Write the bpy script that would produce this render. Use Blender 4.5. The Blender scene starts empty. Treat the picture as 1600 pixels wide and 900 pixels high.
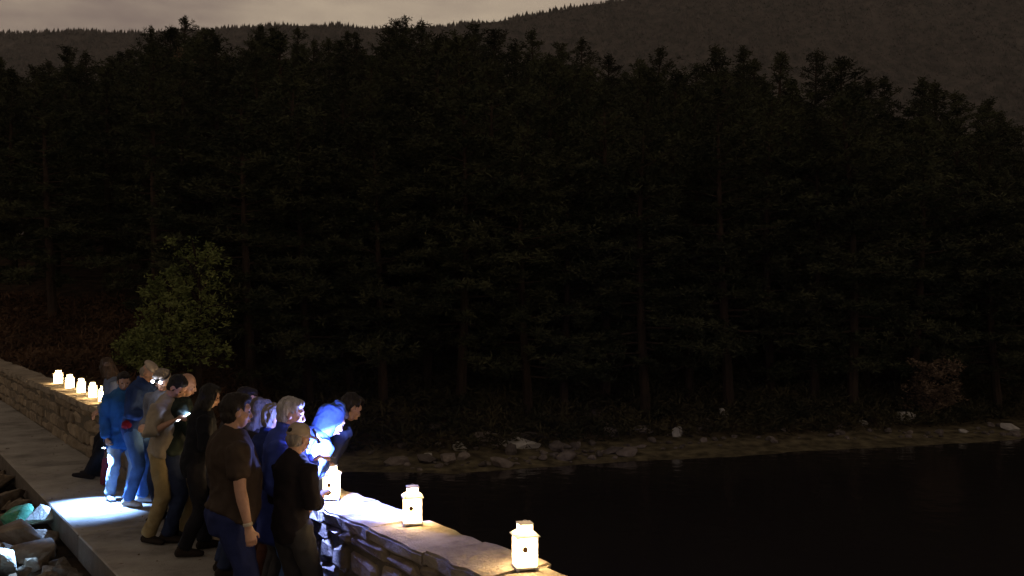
import bpy, bmesh, math, random
import numpy as np
from mathutils import Vector, Matrix, Euler, noise

SC = bpy.context.scene
COL = SC.collection
random.seed(7)

# ------------------------------------------------------------------ camera
F = 1500.0            # focal length in pixels of a 1600 px wide frame
CAMZ = 2.4
HOR = 475.0
cam_data = bpy.data.cameras.new('camera')
cam = bpy.data.objects.new('camera', cam_data)
COL.objects.link(cam)
cam_data.sensor_width = 36.0
cam_data.lens = 36.0 * F / 1600.0
cam_data.clip_start = 0.1
cam_data.clip_end = 9000.0
cam.location = (0, 0, CAMZ)
cam.rotation_euler = (math.radians(90) + math.atan((HOR - 450) / F), 0, 0)
SC.camera = cam

# ------------------------------------------------------------------ world: night cloud lit from below by a far town
world = bpy.data.worlds.new('World')
SC.world = world
world.use_nodes = True
wn, wl = world.node_tree.nodes, world.node_tree.links
wn.clear()
wout = wn.new('ShaderNodeOutputWorld')
sky = wn.new('ShaderNodeTexSky'); sky.sky_type = 'NISHITA'; sky.sun_disc = False
sky.sun_elevation = math.radians(2.0); sky.sun_rotation = math.radians(205)
bg1 = wn.new('ShaderNodeBackground'); bg1.inputs[1].default_value = 0.002
wl.new(sky.outputs[0], bg1.inputs[0])
tc = wn.new('ShaderNodeTexCoord')
mp = wn.new('ShaderNodeMapping'); mp.inputs['Scale'].default_value = (1.0, 1.0, 3.2); mp.inputs['Location'].default_value = (5.1, 2.7, 0)
nz = wn.new('ShaderNodeTexNoise'); nz.inputs['Scale'].default_value = 2.6; nz.inputs['Detail'].default_value = 5
nz.inputs['Roughness'].default_value = 0.55
wl.new(tc.outputs['Generated'], mp.inputs[0]); wl.new(mp.outputs[0], nz.inputs[0])
cr = wn.new('ShaderNodeValToRGB')
cr.color_ramp.elements[0].position = 0.40; cr.color_ramp.elements[0].color = (0.215, 0.160, 0.140, 1)
cr.color_ramp.elements[1].position = 0.62; cr.color_ramp.elements[1].color = (0.530, 0.422, 0.308, 1)
wl.new(nz.outputs[0], cr.inputs[0])
sep = wn.new('ShaderNodeSeparateXYZ'); wl.new(tc.outputs['Generated'], sep.inputs[0])
mr = wn.new('ShaderNodeMapRange'); mr.inputs['From Min'].default_value = 0.30; mr.inputs['From Max'].default_value = 0.9
mr.inputs['To Min'].default_value = 1.0; mr.inputs['To Max'].default_value = 0.22
wl.new(sep.outputs[2], mr.inputs[0])
bg2 = wn.new('ShaderNodeBackground')
wl.new(cr.outputs[0], bg2.inputs[0]); wl.new(mr.outputs[0], bg2.inputs[1])
addw = wn.new('ShaderNodeAddShader')
wl.new(bg1.outputs[0], addw.inputs[0]); wl.new(bg2.outputs[0], addw.inputs[1]); wl.new(addw.outputs[0], wout.inputs[0])

# ------------------------------------------------------------------ weak moon
sun_d = bpy.data.lights.new('moon', 'SUN'); sun_d.energy = 0.03; sun_d.angle = math.radians(10); sun_d.color = (1.0, 0.9, 0.72)
sun = bpy.data.objects.new('moon', sun_d); COL.objects.link(sun)
sun.rotation_euler = Vector((-0.35, -0.75, 0.55)).to_track_quat('Z', 'Y').to_euler()

SC.view_settings.view_transform = 'Standard'
SC.view_settings.look = 'None'
SC.view_settings.exposure = 0.0
SC.view_settings.gamma = 1.0
SC.view_settings.use_curve_mapping = False
SC.cycles.use_denoising = True
SC.cycles.max_bounces = 4
SC.cycles.diffuse_bounces = 2
SC.cycles.glossy_bounces = 2
SC.cycles.transparent_max_bounces = 4
SC.cycles.sample_clamp_indirect = 3.0
SC.cycles.caustics_reflective = False
SC.cycles.caustics_refractive = False

# ------------------------------------------------------------------ helpers
def tag(o, label=None, cat=None, group=None, kind=None):
    if label: o['label'] = label
    if cat: o['category'] = cat
    if group: o['group'] = group
    if kind: o['kind'] = kind
    return o

def empty(name, loc=(0, 0, 0), rz=0.0):
    o = bpy.data.objects.new(name, None); COL.objects.link(o)
    o.location = loc; o.rotation_euler = (0, 0, rz); o.empty_display_size = 0.1
    return o

def link(name, me, mat=None, parent=None, smooth=False):
    o = bpy.data.objects.new(name, me); COL.objects.link(o)
    if mat and not me.materials: me.materials.append(mat)
    if parent: o.parent = parent
    if smooth and len(me.polygons):
        me.polygons.foreach_set('use_smooth', [True] * len(me.polygons))
    return o

def mesh_pd(name, v, f):
    me = bpy.data.meshes.new(name); me.from_pydata([tuple(p) for p in v], [], f); me.update(); return me

def mesh_np(name, verts, faces):
    """verts (n,3), faces (m,k) numpy"""
    me = bpy.data.meshes.new(name)
    n, m, k = len(verts), len(faces), faces.shape[1]
    me.vertices.add(n); me.vertices.foreach_set('co', np.asarray(verts, np.float32).ravel())
    me.loops.add(m * k); me.loops.foreach_set('vertex_index', np.asarray(faces, np.int32).ravel())
    me.polygons.add(m)
    me.polygons.foreach_set('loop_start', np.arange(0, m * k, k, dtype=np.int32))
    me.update(calc_edges=True); me.validate(); return me

def mesh_bm(name, bm):
    me = bpy.data.meshes.new(name); bm.to_mesh(me); bm.free(); return me

def G(u, v, z=0.0):
    """point of the horizontal plane z seen at photo pixel (u, v)"""
    s = (v - HOR) / (CAMZ - z)
    return Vector(((u - 800) / s, F / s, z))

def W(u, v, y):
    return Vector(((u - 800) * y / F, y, CAMZ - (v - HOR) * y / F))

TH = math.atan(1025.0 / F)
DV = Vector((-math.sin(TH), math.cos(TH), 0))      # along the dam, away
NV = Vector((math.cos(TH), math.sin(TH), 0))       # across, to the lake
DAMROT = math.atan2(DV.y, DV.x) - math.pi / 2      # local y -> DV, local x -> NV
def PT(p, t, z=0.0):
    q = NV * p + DV * t; q.z = z; return q
P_EDGE, P_WALL, P_BACK, WALL_H = 1.934, 3.005, 3.47, 0.82

# ------------------------------------------------------------------ materials
def new_mat(name):
    m = bpy.data.materials.new(name); m.use_nodes = True
    nt = m.node_tree; b = nt.nodes['Principled BSDF']
    return m, nt, b

def noise_mat(name, cols, scale=6.0, detail=6.0, rough=0.9, bump=0.0, bscale=None, obj_random=0.0, stretch=(1, 1, 1),
              spec=0.3, bdist=0.02, ramp=(0.3, 0.7), coords='Object', sheen=0.0):
    m, nt, b = new_mat(name); N, L = nt.nodes, nt.links
    t = N.new('ShaderNodeTexCoord'); mpn = N.new('ShaderNodeMapping'); mpn.inputs['Scale'].default_value = stretch
    L.new(t.outputs[coords], mpn.inputs[0])
    n = N.new('ShaderNodeTexNoise'); n.inputs['Scale'].default_value = scale; n.inputs['Detail'].default_value = detail
    n.inputs['Roughness'].default_value = 0.62
    if obj_random:
        oi = N.new('ShaderNodeObjectInfo'); n.noise_dimensions = '4D'
        mm = N.new('ShaderNodeMath'); mm.operation = 'MULTIPLY'; mm.inputs[1].default_value = 37.0
        L.new(oi.outputs['Random'], mm.inputs[0]); L.new(mm.outputs[0], n.inputs['W'])
    L.new(mpn.outputs[0], n.inputs['Vector'])
    r = N.new('ShaderNodeValToRGB'); el = r.color_ramp.elements
    k = len(cols)
    el[0].position = ramp[0]; el[0].color = (*cols[0], 1); el[1].position = ramp[1]; el[1].color = (*cols[-1], 1)
    for i in range(1, k - 1):
        e = el.new(ramp[0] + (ramp[1] - ramp[0]) * i / (k - 1)); e.color = (*cols[i], 1)
    L.new(n.outputs[0], r.inputs[0])
    last = r.outputs[0]
    if obj_random:
        hs = N.new('ShaderNodeHueSaturation')
        mr_ = N.new('ShaderNodeMapRange'); mr_.inputs['To Min'].default_value = 1 - obj_random; mr_.inputs['To Max'].default_value = 1 + obj_random
        L.new(oi.outputs['Random'], mr_.inputs[0]); L.new(mr_.outputs[0], hs.inputs['Value']); L.new(last, hs.inputs['Color'])
        last = hs.outputs[0]
    L.new(last, b.inputs['Base Color'])
    b.inputs['Roughness'].default_value = rough; b.inputs['Specular IOR Level'].default_value = spec
    if sheen: b.inputs['Sheen Weight'].default_value = sheen
    if bump:
        n2 = N.new('ShaderNodeTexNoise'); n2.inputs['Scale'].default_value = bscale or scale * 3; n2.inputs['Detail'].default_value = 8
        n2.inputs['Roughness'].default_value = 0.65
        L.new(mpn.outputs[0], n2.inputs['Vector'])
        bp = N.new('ShaderNodeBump'); bp.inputs['Strength'].default_value = bump; bp.inputs['Distance'].default_value = bdist
        L.new(n2.outputs[0], bp.inputs['Height']); L.new(bp.outputs[0], b.inputs['Normal'])
    return m

def plain(name, col, rough=0.6, metal=0.0, spec=0.4):
    m, nt, b = new_mat(name)
    b.inputs['Base Color'].default_value = (*col, 1); b.inputs['Roughness'].default_value = rough
    b.inputs['Metallic'].default_value = metal; b.inputs['Specular IOR Level'].default_value = spec
    return m

def emit(name, col, strength):
    m, nt, b = new_mat(name)
    b.inputs['Base Color'].default_value = (0.8, 0.8, 0.8, 1)
    b.inputs['Emission Color'].default_value = (*col, 1); b.inputs['Emission Strength'].default_value = strength
    return m

M = {}
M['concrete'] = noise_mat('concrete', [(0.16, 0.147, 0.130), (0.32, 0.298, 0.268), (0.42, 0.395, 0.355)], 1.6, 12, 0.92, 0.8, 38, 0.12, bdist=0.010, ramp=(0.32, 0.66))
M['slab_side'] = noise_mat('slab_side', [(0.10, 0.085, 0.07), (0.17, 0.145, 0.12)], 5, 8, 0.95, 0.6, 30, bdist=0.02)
M['wallstone'] = noise_mat('wallstone', [(0.13, 0.10, 0.072), (0.25, 0.20, 0.14), (0.34, 0.275, 0.19)], 5.0, 9, 0.93, 1.0, 16, 0.30, bdist=0.035)
M['coping'] = noise_mat('coping', [(0.17, 0.14, 0.11), (0.30, 0.255, 0.195), (0.38, 0.33, 0.26)], 4.5, 10, 0.92, 1.0, 20, 0.12, bdist=0.03)
M['mortar'] = noise_mat('mortar', [(0.09, 0.075, 0.058), (0.16, 0.135, 0.10)], 9, 8, 0.97, 0.8, 30, bdist=0.02)
M['rubble'] = noise_mat('rubble', [(0.10, 0.075, 0.052), (0.20, 0.155, 0.11), (0.30, 0.25, 0.19)], 4.0, 9, 0.9, 1.0, 14, 0.35, bdist=0.03)
M['greenlit'] = noise_mat('green_lit_stone', [(0.05, 0.18, 0.10), (0.09, 0.36, 0.20), (0.24, 0.40, 0.28)], 5.0, 9, 0.9, 1.0, 18, bdist=0.02)  # green fringe of the torch beam put into the stone's colour
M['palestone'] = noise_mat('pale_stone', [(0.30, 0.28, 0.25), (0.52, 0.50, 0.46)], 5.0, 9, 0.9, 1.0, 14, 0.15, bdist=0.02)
M['shorerock'] = noise_mat('shorerock', [(0.08, 0.064, 0.058), (0.17, 0.142, 0.128), (0.26, 0.225, 0.20)], 1.8, 8, 0.9, 1.0, 6, 0.45, bdist=0.08)
M['earth'] = noise_mat('earth', [(0.035, 0.024, 0.017), (0.065, 0.045, 0.032)], 1.5, 8, 1.0, 0.8, 6, bdist=0.1, spec=0.1)
M['bark'] = noise_mat('bark', [(0.020, 0.015, 0.012), (0.055, 0.038, 0.028)], 3.0, 6, 0.95, 1.0, 9, 0.25, stretch=(1, 1, 0.3), bdist=0.05, spec=0.1)

def foliage_mat(name, dark, light, scale=0.9, rnd=0.35):
    m = noise_mat(name, [dark, light], scale, 3, 0.75, obj_random=rnd, spec=0.15, ramp=(0.36, 0.66))
    return m
M['needles'] = foliage_mat('needles', (0.014, 0.020, 0.011), (0.066, 0.068, 0.034))
M['needles2'] = foliage_mat('needles_far', (0.018, 0.026, 0.013), (0.045, 0.056, 0.026))
M['leaves'] = foliage_mat('leaves', (0.070, 0.092, 0.028), (0.20, 0.225, 0.075), 1.3, 0.1)
M['dryleaves'] = foliage_mat('dry_leaves', (0.10, 0.068, 0.045), (0.21, 0.15, 0.10), 1.2, 0.15)
M['bracken'] = foliage_mat('bracken', (0.040, 0.022, 0.013), (0.105, 0.060, 0.034), 0.8, 0.0)
M['under'] = foliage_mat('undergrowth', (0.020, 0.022, 0.012), (0.065, 0.055, 0.028), 0.6, 0.0)
M['farwood'] = foliage_mat('far_wood', (0.014, 0.012, 0.011), (0.100, 0.084, 0.074), 0.07, 0.0)

# ground: brown earth, and the bare drawn-down strip of sand and grit next to the water
m, nt, b = new_mat('ground'); N, L = nt.nodes, nt.links
g = N.new('ShaderNodeNewGeometry'); sx = N.new('ShaderNodeSeparateXYZ'); L.new(g.outputs['Position'], sx.inputs[0])
n1 = N.new('ShaderNodeTexNoise'); n1.inputs['Scale'].default_value = 0.9; n1.inputs['Detail'].default_value = 8
L.new(g.outputs['Position'], n1.inputs['Vector'])
ma = N.new('ShaderNodeMath'); ma.operation = 'MULTIPLY_ADD'; ma.inputs[1].default_value = 0.5; L.new(n1.outputs[0], ma.inputs[0]); L.new(sx.outputs[2], ma.inputs[2])
mrg = N.new('ShaderNodeMapRange'); mrg.inputs['From Min'].default_value = -2.55; mrg.inputs['From Max'].default_value = -2.1
L.new(ma.outputs[0], mrg.inputs[0])
sand = N.new('ShaderNodeValToRGB'); sand.color_ramp.elements[0].color = (0.055, 0.045, 0.028, 1); sand.color_ramp.elements[1].color = (0.19, 0.16, 0.095, 1)
sand.color_ramp.elements[0].position = 0.35; sand.color_ramp.elements[1].position = 0.7
soil = N.new('ShaderNodeValToRGB'); soil.color_ramp.elements[0].color = (0.028, 0.020, 0.014, 1); soil.color_ramp.elements[1].color = (0.085, 0.056, 0.036, 1)
soil.color_ramp.elements[0].position = 0.35; soil.color_ramp.elements[1].position = 0.7
n3 = N.new('ShaderNodeTexNoise'); n3.inputs['Scale'].default_value = 2.2; n3.inputs['Detail'].default_value = 9; L.new(g.outputs['Position'], n3.inputs['Vector'])
L.new(n3.outputs[0], sand.inputs[0]); L.new(n3.outputs[0], soil.inputs[0])
mixc = N.new('ShaderNodeMix'); mixc.data_type = 'RGBA'
L.new(mrg.outputs[0], mixc.inputs[0]); L.new(sand.outputs[0], mixc.inputs[6]); L.new(soil.outputs[0], mixc.inputs[7])
L.new(mixc.outputs[2], b.inputs['Base Color']); b.inputs['Roughness'].default_value = 1.0; b.inputs['Specular IOR Level'].default_value = 0.1
bp = N.new('ShaderNodeBump'); bp.inputs['Distance'].default_value = 0.12; bp.inputs['Strength'].default_value = 0.9
L.new(n3.outputs[0], bp.inputs['Height']); L.new(bp.outputs[0], b.inputs['Normal'])
M['ground'] = m

m, nt, b = new_mat('water'); N, L = nt.nodes, nt.links
b.inputs['Base Color'].default_value = (0.020, 0.017, 0.017, 1); b.inputs['Roughness'].default_value = 0.10; b.inputs['IOR'].default_value = 1.33
g = N.new('ShaderNodeNewGeometry'); n1 = N.new('ShaderNodeTexNoise'); n1.inputs['Scale'].default_value = 1.3; n1.inputs['Detail'].default_value = 3
L.new(g.outputs['Position'], n1.inputs['Vector'])
bp = N.new('ShaderNodeBump'); bp.inputs['Distance'].default_value = 0.05; bp.inputs['Strength'].default_value = 0.6
L.new(n1.outputs[0], bp.inputs['Height']); L.new(bp.outputs[0], b.inputs['Normal'])
M['water'] = m

# ------------------------------------------------------------------ terrain
SHX = [-400, -30, -14, -12, -10.5, -9, -5.36, -2.04, 1.06, 3.5, 7.2, 10.6, 14.5, 18.8, 20.5, 30, 60, 200, 600]
SHY = [-900, -25, 8, 17, 22.5, 27, 30.9, 30.6, 31.8, 32.8, 33.8, 35.2, 36.3, 37.7, 38.5, 43, 66, 180, 500]
WATER_Z = -3.0
def sstep(a, b_, x):
    t = min(1.0, max(0.0, (x - a) / (b_ - a))); return t * t * (3 - 2 * t)

def ground_z(x, y):
    p = NV.x * x + NV.y * y
    t = DV.x * x + DV.y * y
    if p < 3.25 and t > -60:
        # downstream side: rubble bank beside the path
        z = -0.34 + 0.10 * max(0.0, P_EDGE - p) if p < P_EDGE else -0.34
        z = min(z, 0.7)
        if p < -3: z -= 0.35 * (-3 - p)
        z = max(z, -14.0)
        z += 0.05 * noise.noise(Vector((x * 0.9, y * 0.9, 3.0)))
        return z
    d = y - float(np.interp(x, SHX, SHY))
    nzv = noise.noise(Vector((x * 0.12, y * 0.12, 1.0))) * 0.7 + noise.noise(Vector((x * 0.5, y * 0.5, 5.0))) * 0.16
    if d < 0:
        return WATER_Z - min(5.0, 0.12 * -d) - 0.02
    d0 = d
    d = min(d, y - 27.0) if x < -9 else d
    d = max(d, 0.0)
    sl = 0.25 - 0.13 * sstep(8, 46, x * 85.0 / max(y, 40.0)) - 0.12 * sstep(-12, -45, x)
    z = WATER_Z + 0.11 * min(d, 3.0) + sl * max(0.0, min(d, 68.0) - 2.5)
    if d > 68:
        z -= 0.10 * (d - 68); z = max(z, -14.0)
    z += 3.5 * sstep(-8.0, -13.0, x) * sstep(0.0, 5.0, d0)
    z += nzv * sstep(0.5, 6, d0) + 0.05 * noise.noise(Vector((x * 1.3, y * 1.3, 0)))
    return z

def axis(lo, a, b_, hi, step, grow=1.22):
    mid = list(np.arange(a, b_ + 1e-6, step))
    left, s, v = [], step, a
    while v > lo: s *= grow; v -= s; left.append(v)
    right, s, v = [], step, b_
    while v < hi: s *= grow; v += s; right.append(v)
    return left[::-1] + mid + right
gx = axis(-3500, -34, 40, 3500, 0.7); gy = axis(-400, 2, 62, 5000, 0.7)
gv = [(x, y, ground_z(x, y)) for y in gy for x in gx]
nx = len(gx)
gf = np.array([(j * nx + i, j * nx + i + 1, (j + 1) * nx + i + 1, (j + 1) * nx + i) for j in range(len(gy) - 1) for i in range(nx - 1)])
o = link('ground', mesh_np('ground', np.array(gv), gf), M['ground'], smooth=True); tag(o, kind='structure')

lk = mesh_pd('lake', [PT(3.3, -80, WATER_Z), (260, -120, WATER_Z), (260, 300, WATER_Z), (-60, 120, WATER_Z), PT(3.3, 60, WATER_Z)], [(0, 1, 2, 3, 4)])
o = link('lake', lk, M['water']); tag(o, kind='structure')

# far mountain behind the wood
RU = [-2600, -600, -150, 0, 120, 220, 330, 430, 520, 620, 700, 780, 860, 920, 980, 1100, 1300, 1600, 2000, 2600, 4600]
RV = [120, 90, 58, 50, 48, 50, 44, 38, 40, 44, 40, 32, 16, 6, -2, -30, -70, -110, -130, -130, 0]
def ridge_top(u):
    return CAMZ + (HOR - np.interp(u, RU, RV)) / F * 1600.0
mrows = 60
us = np.arange(-2400, 4400, 16)
mv = np.zeros((mrows, len(us), 3))
def mount_pt(u, k):
    """k 0..1 from the foot to the crest"""
    y = 900 + 700 * k
    top = ridge_top(u)
    z = -40 + (top + 40) * (k ** 1.15)
    x = (u - 800) / F * y * (1.0)
    z += (14 * noise.noise(Vector((x * 0.006, y * 0.006, 2))) + 5 * noise.noise(Vector((x * 0.03, y * 0.03, 4)))) * min(1, 4 * k * (1.02 - k))
    return x, y, z
for j in range(mrows):
    for i, u in enumerate(us):
        mv[j, i] = mount_pt(u, j / (mrows - 1))
back = mv[-1].copy(); back[:, 1] += 900; back[:, 2] -= 260
mv = np.concatenate([mv, back[None]], 0)
nj, ni = mv.shape[:2]
mf = np.array([(j * ni + i, j * ni + i + 1, (j + 1) * ni + i + 1, (j + 1) * ni + i) for j in range(nj - 1) for i in range(ni - 1)])
o = link('mountain', mesh_np('mountain', mv.reshape(-1, 3), mf), M['farwood'], smooth=True); tag(o, kind='structure')

rng = np.random.default_rng(11)
def cone_wood(n):
    vs, fs = [], []
    base = 0
    for _ in range(n):
        u = rng.uniform(-200, 1800); k = rng.uniform(0.30, 1.0) ** 0.8
        if rng.random() < 0.07: k = rng.uniform(0.985, 1.0)
        x, y, z = mount_pt(u, k)
        h = rng.uniform(3, 10) * (0.95 + 0.55 * noise.noise(Vector((u * 0.02, k * 9, 0)))); r = h * rng.uniform(0.16, 0.32)
        a0 = rng.uniform(0, 6.28)
        for q in range(5):
            a = a0 + q * 6.2832 / 5
            rr = r * rng.uniform(0.7, 1.3)
            vs.append((x + rr * math.cos(a), y + rr * math.sin(a), z + h * rng.uniform(0.0, 0.25)))
        vs.append((x, y, z + h))
        for q in range(5): fs.append((base + q, base + (q + 1) % 5, base + 5))
        base += 6
    return mesh_np('far_wood', np.array(vs), np.array(fs))
o = link('far_wood', cone_wood(34000), M['farwood']); tag(o, 'dim conifer wood covering the far mountain behind the lake forest', 'forest', kind='stuff')

# ------------------------------------------------------------------ dam: path, parapet wall, rubble
path = empty('path'); tag(path, kind='structure')
path.rotation_euler = (0, 0, DAMROT)
def bevel_box(sx, sy, sz, bev=0.02, jit=0.0, seg=1, r=random):
    bm = bmesh.new()
    bmesh.ops.create_cube(bm, size=1.0)
    for v in bm.verts:
        v.co = Vector((v.co.x * sx, v.co.y * sy, v.co.z * sz))
        if jit: v.co += Vector((r.uniform(-jit, jit), r.uniform(-jit, jit), r.uniform(-jit, jit)))
    if bev: bmesh.ops.bevel(bm, geom=bm.edges[:], offset=bev, segments=seg, affect='EDGES', clamp_overlap=True)
    return bm
def dam_local(p, t, z): return (p, t, z)    # local frame of anything rotated by DAMROT
slab_len = 4.75
tt = -3.4
k = 0
while tt < 46:
    bm = bevel_box(P_WALL + 0.03 - P_EDGE, slab_len - 0.014, 0.27, 0.012)
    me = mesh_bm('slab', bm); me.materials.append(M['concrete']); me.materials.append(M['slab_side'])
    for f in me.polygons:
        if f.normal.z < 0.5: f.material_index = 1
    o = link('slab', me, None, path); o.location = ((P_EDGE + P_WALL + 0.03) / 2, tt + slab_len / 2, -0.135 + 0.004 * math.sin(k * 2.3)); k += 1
    tt += slab_len

wall = empty('parapet_wall', (0, 0, 0), DAMROT)
tag(wall, 'rough stone parapet wall carrying the lit lanterns between path and lake', 'wall')
bm = bevel_box(P_BACK - P_WALL - 0.05, 60, 5.6, 0)
o = link('core', mesh_bm('core', bm), M['mortar'], wall); o.location = ((P_WALL + P_BACK) / 2 + 0.01, 22, WALL_H - 0.06 - 2.8)
rs = random.Random(3)
def wall_stones(t0, t1, z0, z1, face_p, out):
    z = z0; n = 0
    while z < z1 - 0.03:
        h = rs.uniform(0.17, 0.27)
        if z1 - (z + h) < 0.12: h = z1 - z
        t = t0 + rs.uniform(-0.3, 0)
        while t < t1:
            l = rs.uniform(0.18, 0.62) * (1.0 if t < 16 else 1.35)
            dep = rs.uniform(0.14, 0.19)
            bm = bevel_box(dep, l - rs.uniform(0.006, 0.03), h - rs.uniform(0.006, 0.03), rs.uniform(0.022, 0.05), 0.036, 1, rs)
            o = link('stone', mesh_bm('stone', bm), M['wallstone'], wall)
            o.location = (face_p + out * (rs.uniform(-0.026, 0.006)) - out * dep / 2, t + l / 2, z + h / 2)
            t += l; n += 1
        z += h
    return n
ns = wall_stones(3.6, 31.0, -0.02, WALL_H - 0.095, P_WALL, -1)
t = -2.5
while t < 40:
    l = rs.uniform(0.7, 1.3)
    bm = bevel_box(P_BACK - P_WALL + 0.02 + rs.uniform(-0.02, 0.02), l - 0.008, 0.11, 0.018, 0.016, 2, rs)
    bmesh.ops.subdivide_edges(bm, edges=[e for e in bm.edges if e.calc_length() > 0.3], cuts=5, use_grid_fill=True)
    for v in bm.verts:
        q = v.co + Vector((0, t, 0))
        v.co += Vector((0.034 * noise.noise(q * 9), 0.004 * noise.noise(q * 7 + Vector((5, 0, 0))), 0.012 * noise.noise(q * 5 + Vector((0, 9, 0)))))
    o = link('coping_stone', mesh_bm('coping_stone', bm), M['coping'], wall, smooth=False)
    o.location = ((P_WALL + P_BACK) / 2 + rs.uniform(-0.008, 0.008), t + l / 2, WALL_H - 0.055 + rs.uniform(-0.004, 0.004))
    t += l

def rock_mesh(name, seed, npts=18, flat=0.7, bev=0.03, rough=0.02):
    r = random.Random(seed); bm = bmesh.new()
    for _ in range(npts):
        v = Vector((r.gauss(0, 1), r.gauss(0, 1), r.gauss(0, 1))).normalized()
        v *= r.uniform(0.8, 1.08)
        bm.verts.new((v.x * 0.5, v.y * 0.5 * r.uniform(0.75, 1.0), v.z * 0.5 * flat))
    bmesh.ops.convex_hull(bm, input=bm.verts[:])
    for v in [v for v in bm.verts if not v.link_faces]: bm.verts.remove(v)
    bmesh.ops.bevel(bm, geom=bm.edges[:], offset=bev, segments=1, affect='EDGES', clamp_overlap=True)
    bmesh.ops.triangulate(bm, faces=bm.faces[:])
    bmesh.ops.subdivide_edges(bm, edges=bm.edges[:], cuts=1)
    for v in bm.verts:
        q = v.co * 4 + Vector((seed * 3.1, 0, 0))
        v.co += v.co.normalized() * (rough * noise.noise(q) + rough * 0.5 * noise.noise(q * 3))
    return mesh_bm(name, bm)

rk = [rock_mesh('rock', 100 + i, random.Random(i).choice([11, 13, 16]), random.Random(i + 5).uniform(0.55, 0.85), 0.025, 0.018) for i in range(14)]
placed = []
rr = random.Random(21)
def rubble(p, t, size, mat, label, group=None, z=None, rot=None, idx=None):
    me = rk[rr.randrange(len(rk)) if idx is None else idx]
    q = PT(p, t); gz = ground_z(q.x, q.y)
    o = link('rubble_stone', me.copy() if mat else me, None)
    o.data.materials.clear(); o.data.materials.append(mat or M['rubble'])
    o.location = (q.x, q.y, gz + size * 0.22 if z is None else z)
    o.rotation_euler = rot or (rr.uniform(-0.5, 0.5), rr.uniform(-0.5, 0.5), rr.uniform(0, 6.28))
    o.scale = (size * rr.uniform(0.9, 1.35), size * rr.uniform(0.8, 1.1), size * rr.uniform(0.75, 1.05))
    tag(o, label, 'stone', group); placed.append((p, t, size)); return o
q = G(72, 806, -0.12); PALE = (q.dot(NV), q.dot(DV))
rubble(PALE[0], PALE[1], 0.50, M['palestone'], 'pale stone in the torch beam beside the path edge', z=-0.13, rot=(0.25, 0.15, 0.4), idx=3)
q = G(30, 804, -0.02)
rubble(q.dot(NV), q.dot(DV), 0.52, M['greenlit'], 'stone in the rubble beside the pale stone, green torchlight put in its colour', z=-0.06, rot=(-0.3, 0.1, 1.2), idx=5)
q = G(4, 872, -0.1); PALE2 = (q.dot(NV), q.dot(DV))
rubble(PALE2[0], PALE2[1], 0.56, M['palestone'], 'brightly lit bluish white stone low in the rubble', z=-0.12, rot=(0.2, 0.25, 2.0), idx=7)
for tries in range(12000):
    t = rr.uniform(6.5, 24); p = rr.uniform(0.75, P_EDGE - 0.08)
    s = rr.choice([0.24, 0.32, 0.42, 0.55, 0.7])
    if p + s * 0.40 > P_EDGE + 0.02: continue
    if any((p - a) ** 2 + (t - b_) ** 2 < (0.29 * (s + c)) ** 2 for a, b_, c in placed): continue
    if len(placed) > 250: break
    rubble(p, t, s, None, 'angular brown stone in the rubble bank beside the path', 'rubble stones beside the path')

# ------------------------------------------------------------------ pines
def tube(vs, fs, pts, radii, n=6):
    base = len(vs)
    for i, (p, r) in enumerate(zip(pts, radii)):
        d = (pts[min(i + 1, len(pts) - 1)] - pts[max(i - 1, 0)]).normalized()
        a = d.cross(Vector((0.31, 0.87, 0.22))).normalized(); b_ = d.cross(a)
        for q in range(n):
            an = q * 6.28318 / n
            vs.append(tuple(p + a * (r * math.cos(an)) + b_ * (r * math.sin(an))))
    for i in range(len(pts) - 1):
        for q in range(n):
            fs.append((base + i * n + q, base + i * n + (q + 1) % n, base + (i + 1) * n + (q + 1) % n, base + (i + 1) * n + q))

def tufts(centers, r, n, ln, wd, up=0.25):
    """needle or leaf triangles around every centre"""
    c = np.repeat(np.asarray(centers, float), n, axis=0); m = len(c)
    d = r.normal(size=(m, 3)); d[:, 2] = d[:, 2] * 0.55 + up; d /= np.linalg.norm(d, axis=1)[:, None]
    s = np.cross(d, r.normal(size=(m, 3))); s /= np.linalg.norm(s, axis=1)[:, None] + 1e-9
    L_ = r.uniform(ln[0], ln[1], (m, 1)); w = r.uniform(wd[0], wd[1], (m, 1))
    st = c + d * L_ * r.uniform(0.0, 0.35, (m, 1)) + r.normal(scale=0.06, size=(m, 3))
    tip = st + d * L_
    v = np.empty((m, 3, 3)); v[:, 0] = st - s * w * 0.5; v[:, 1] = st + s * w * 0.5; v[:, 2] = tip
    # widest in the middle
    v[:, 0] += d * L_ * 0.35; v[:, 1] += d * L_ * 0.35
    v2 = np.empty((m, 4, 3)); v2[:, 0] = st; v2[:, 1] = v[:, 0]; v2[:, 2] = tip; v2[:, 3] = v[:, 1]
    return v2.reshape(-1, 3), np.arange(m * 4).reshape(-1, 4)

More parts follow.
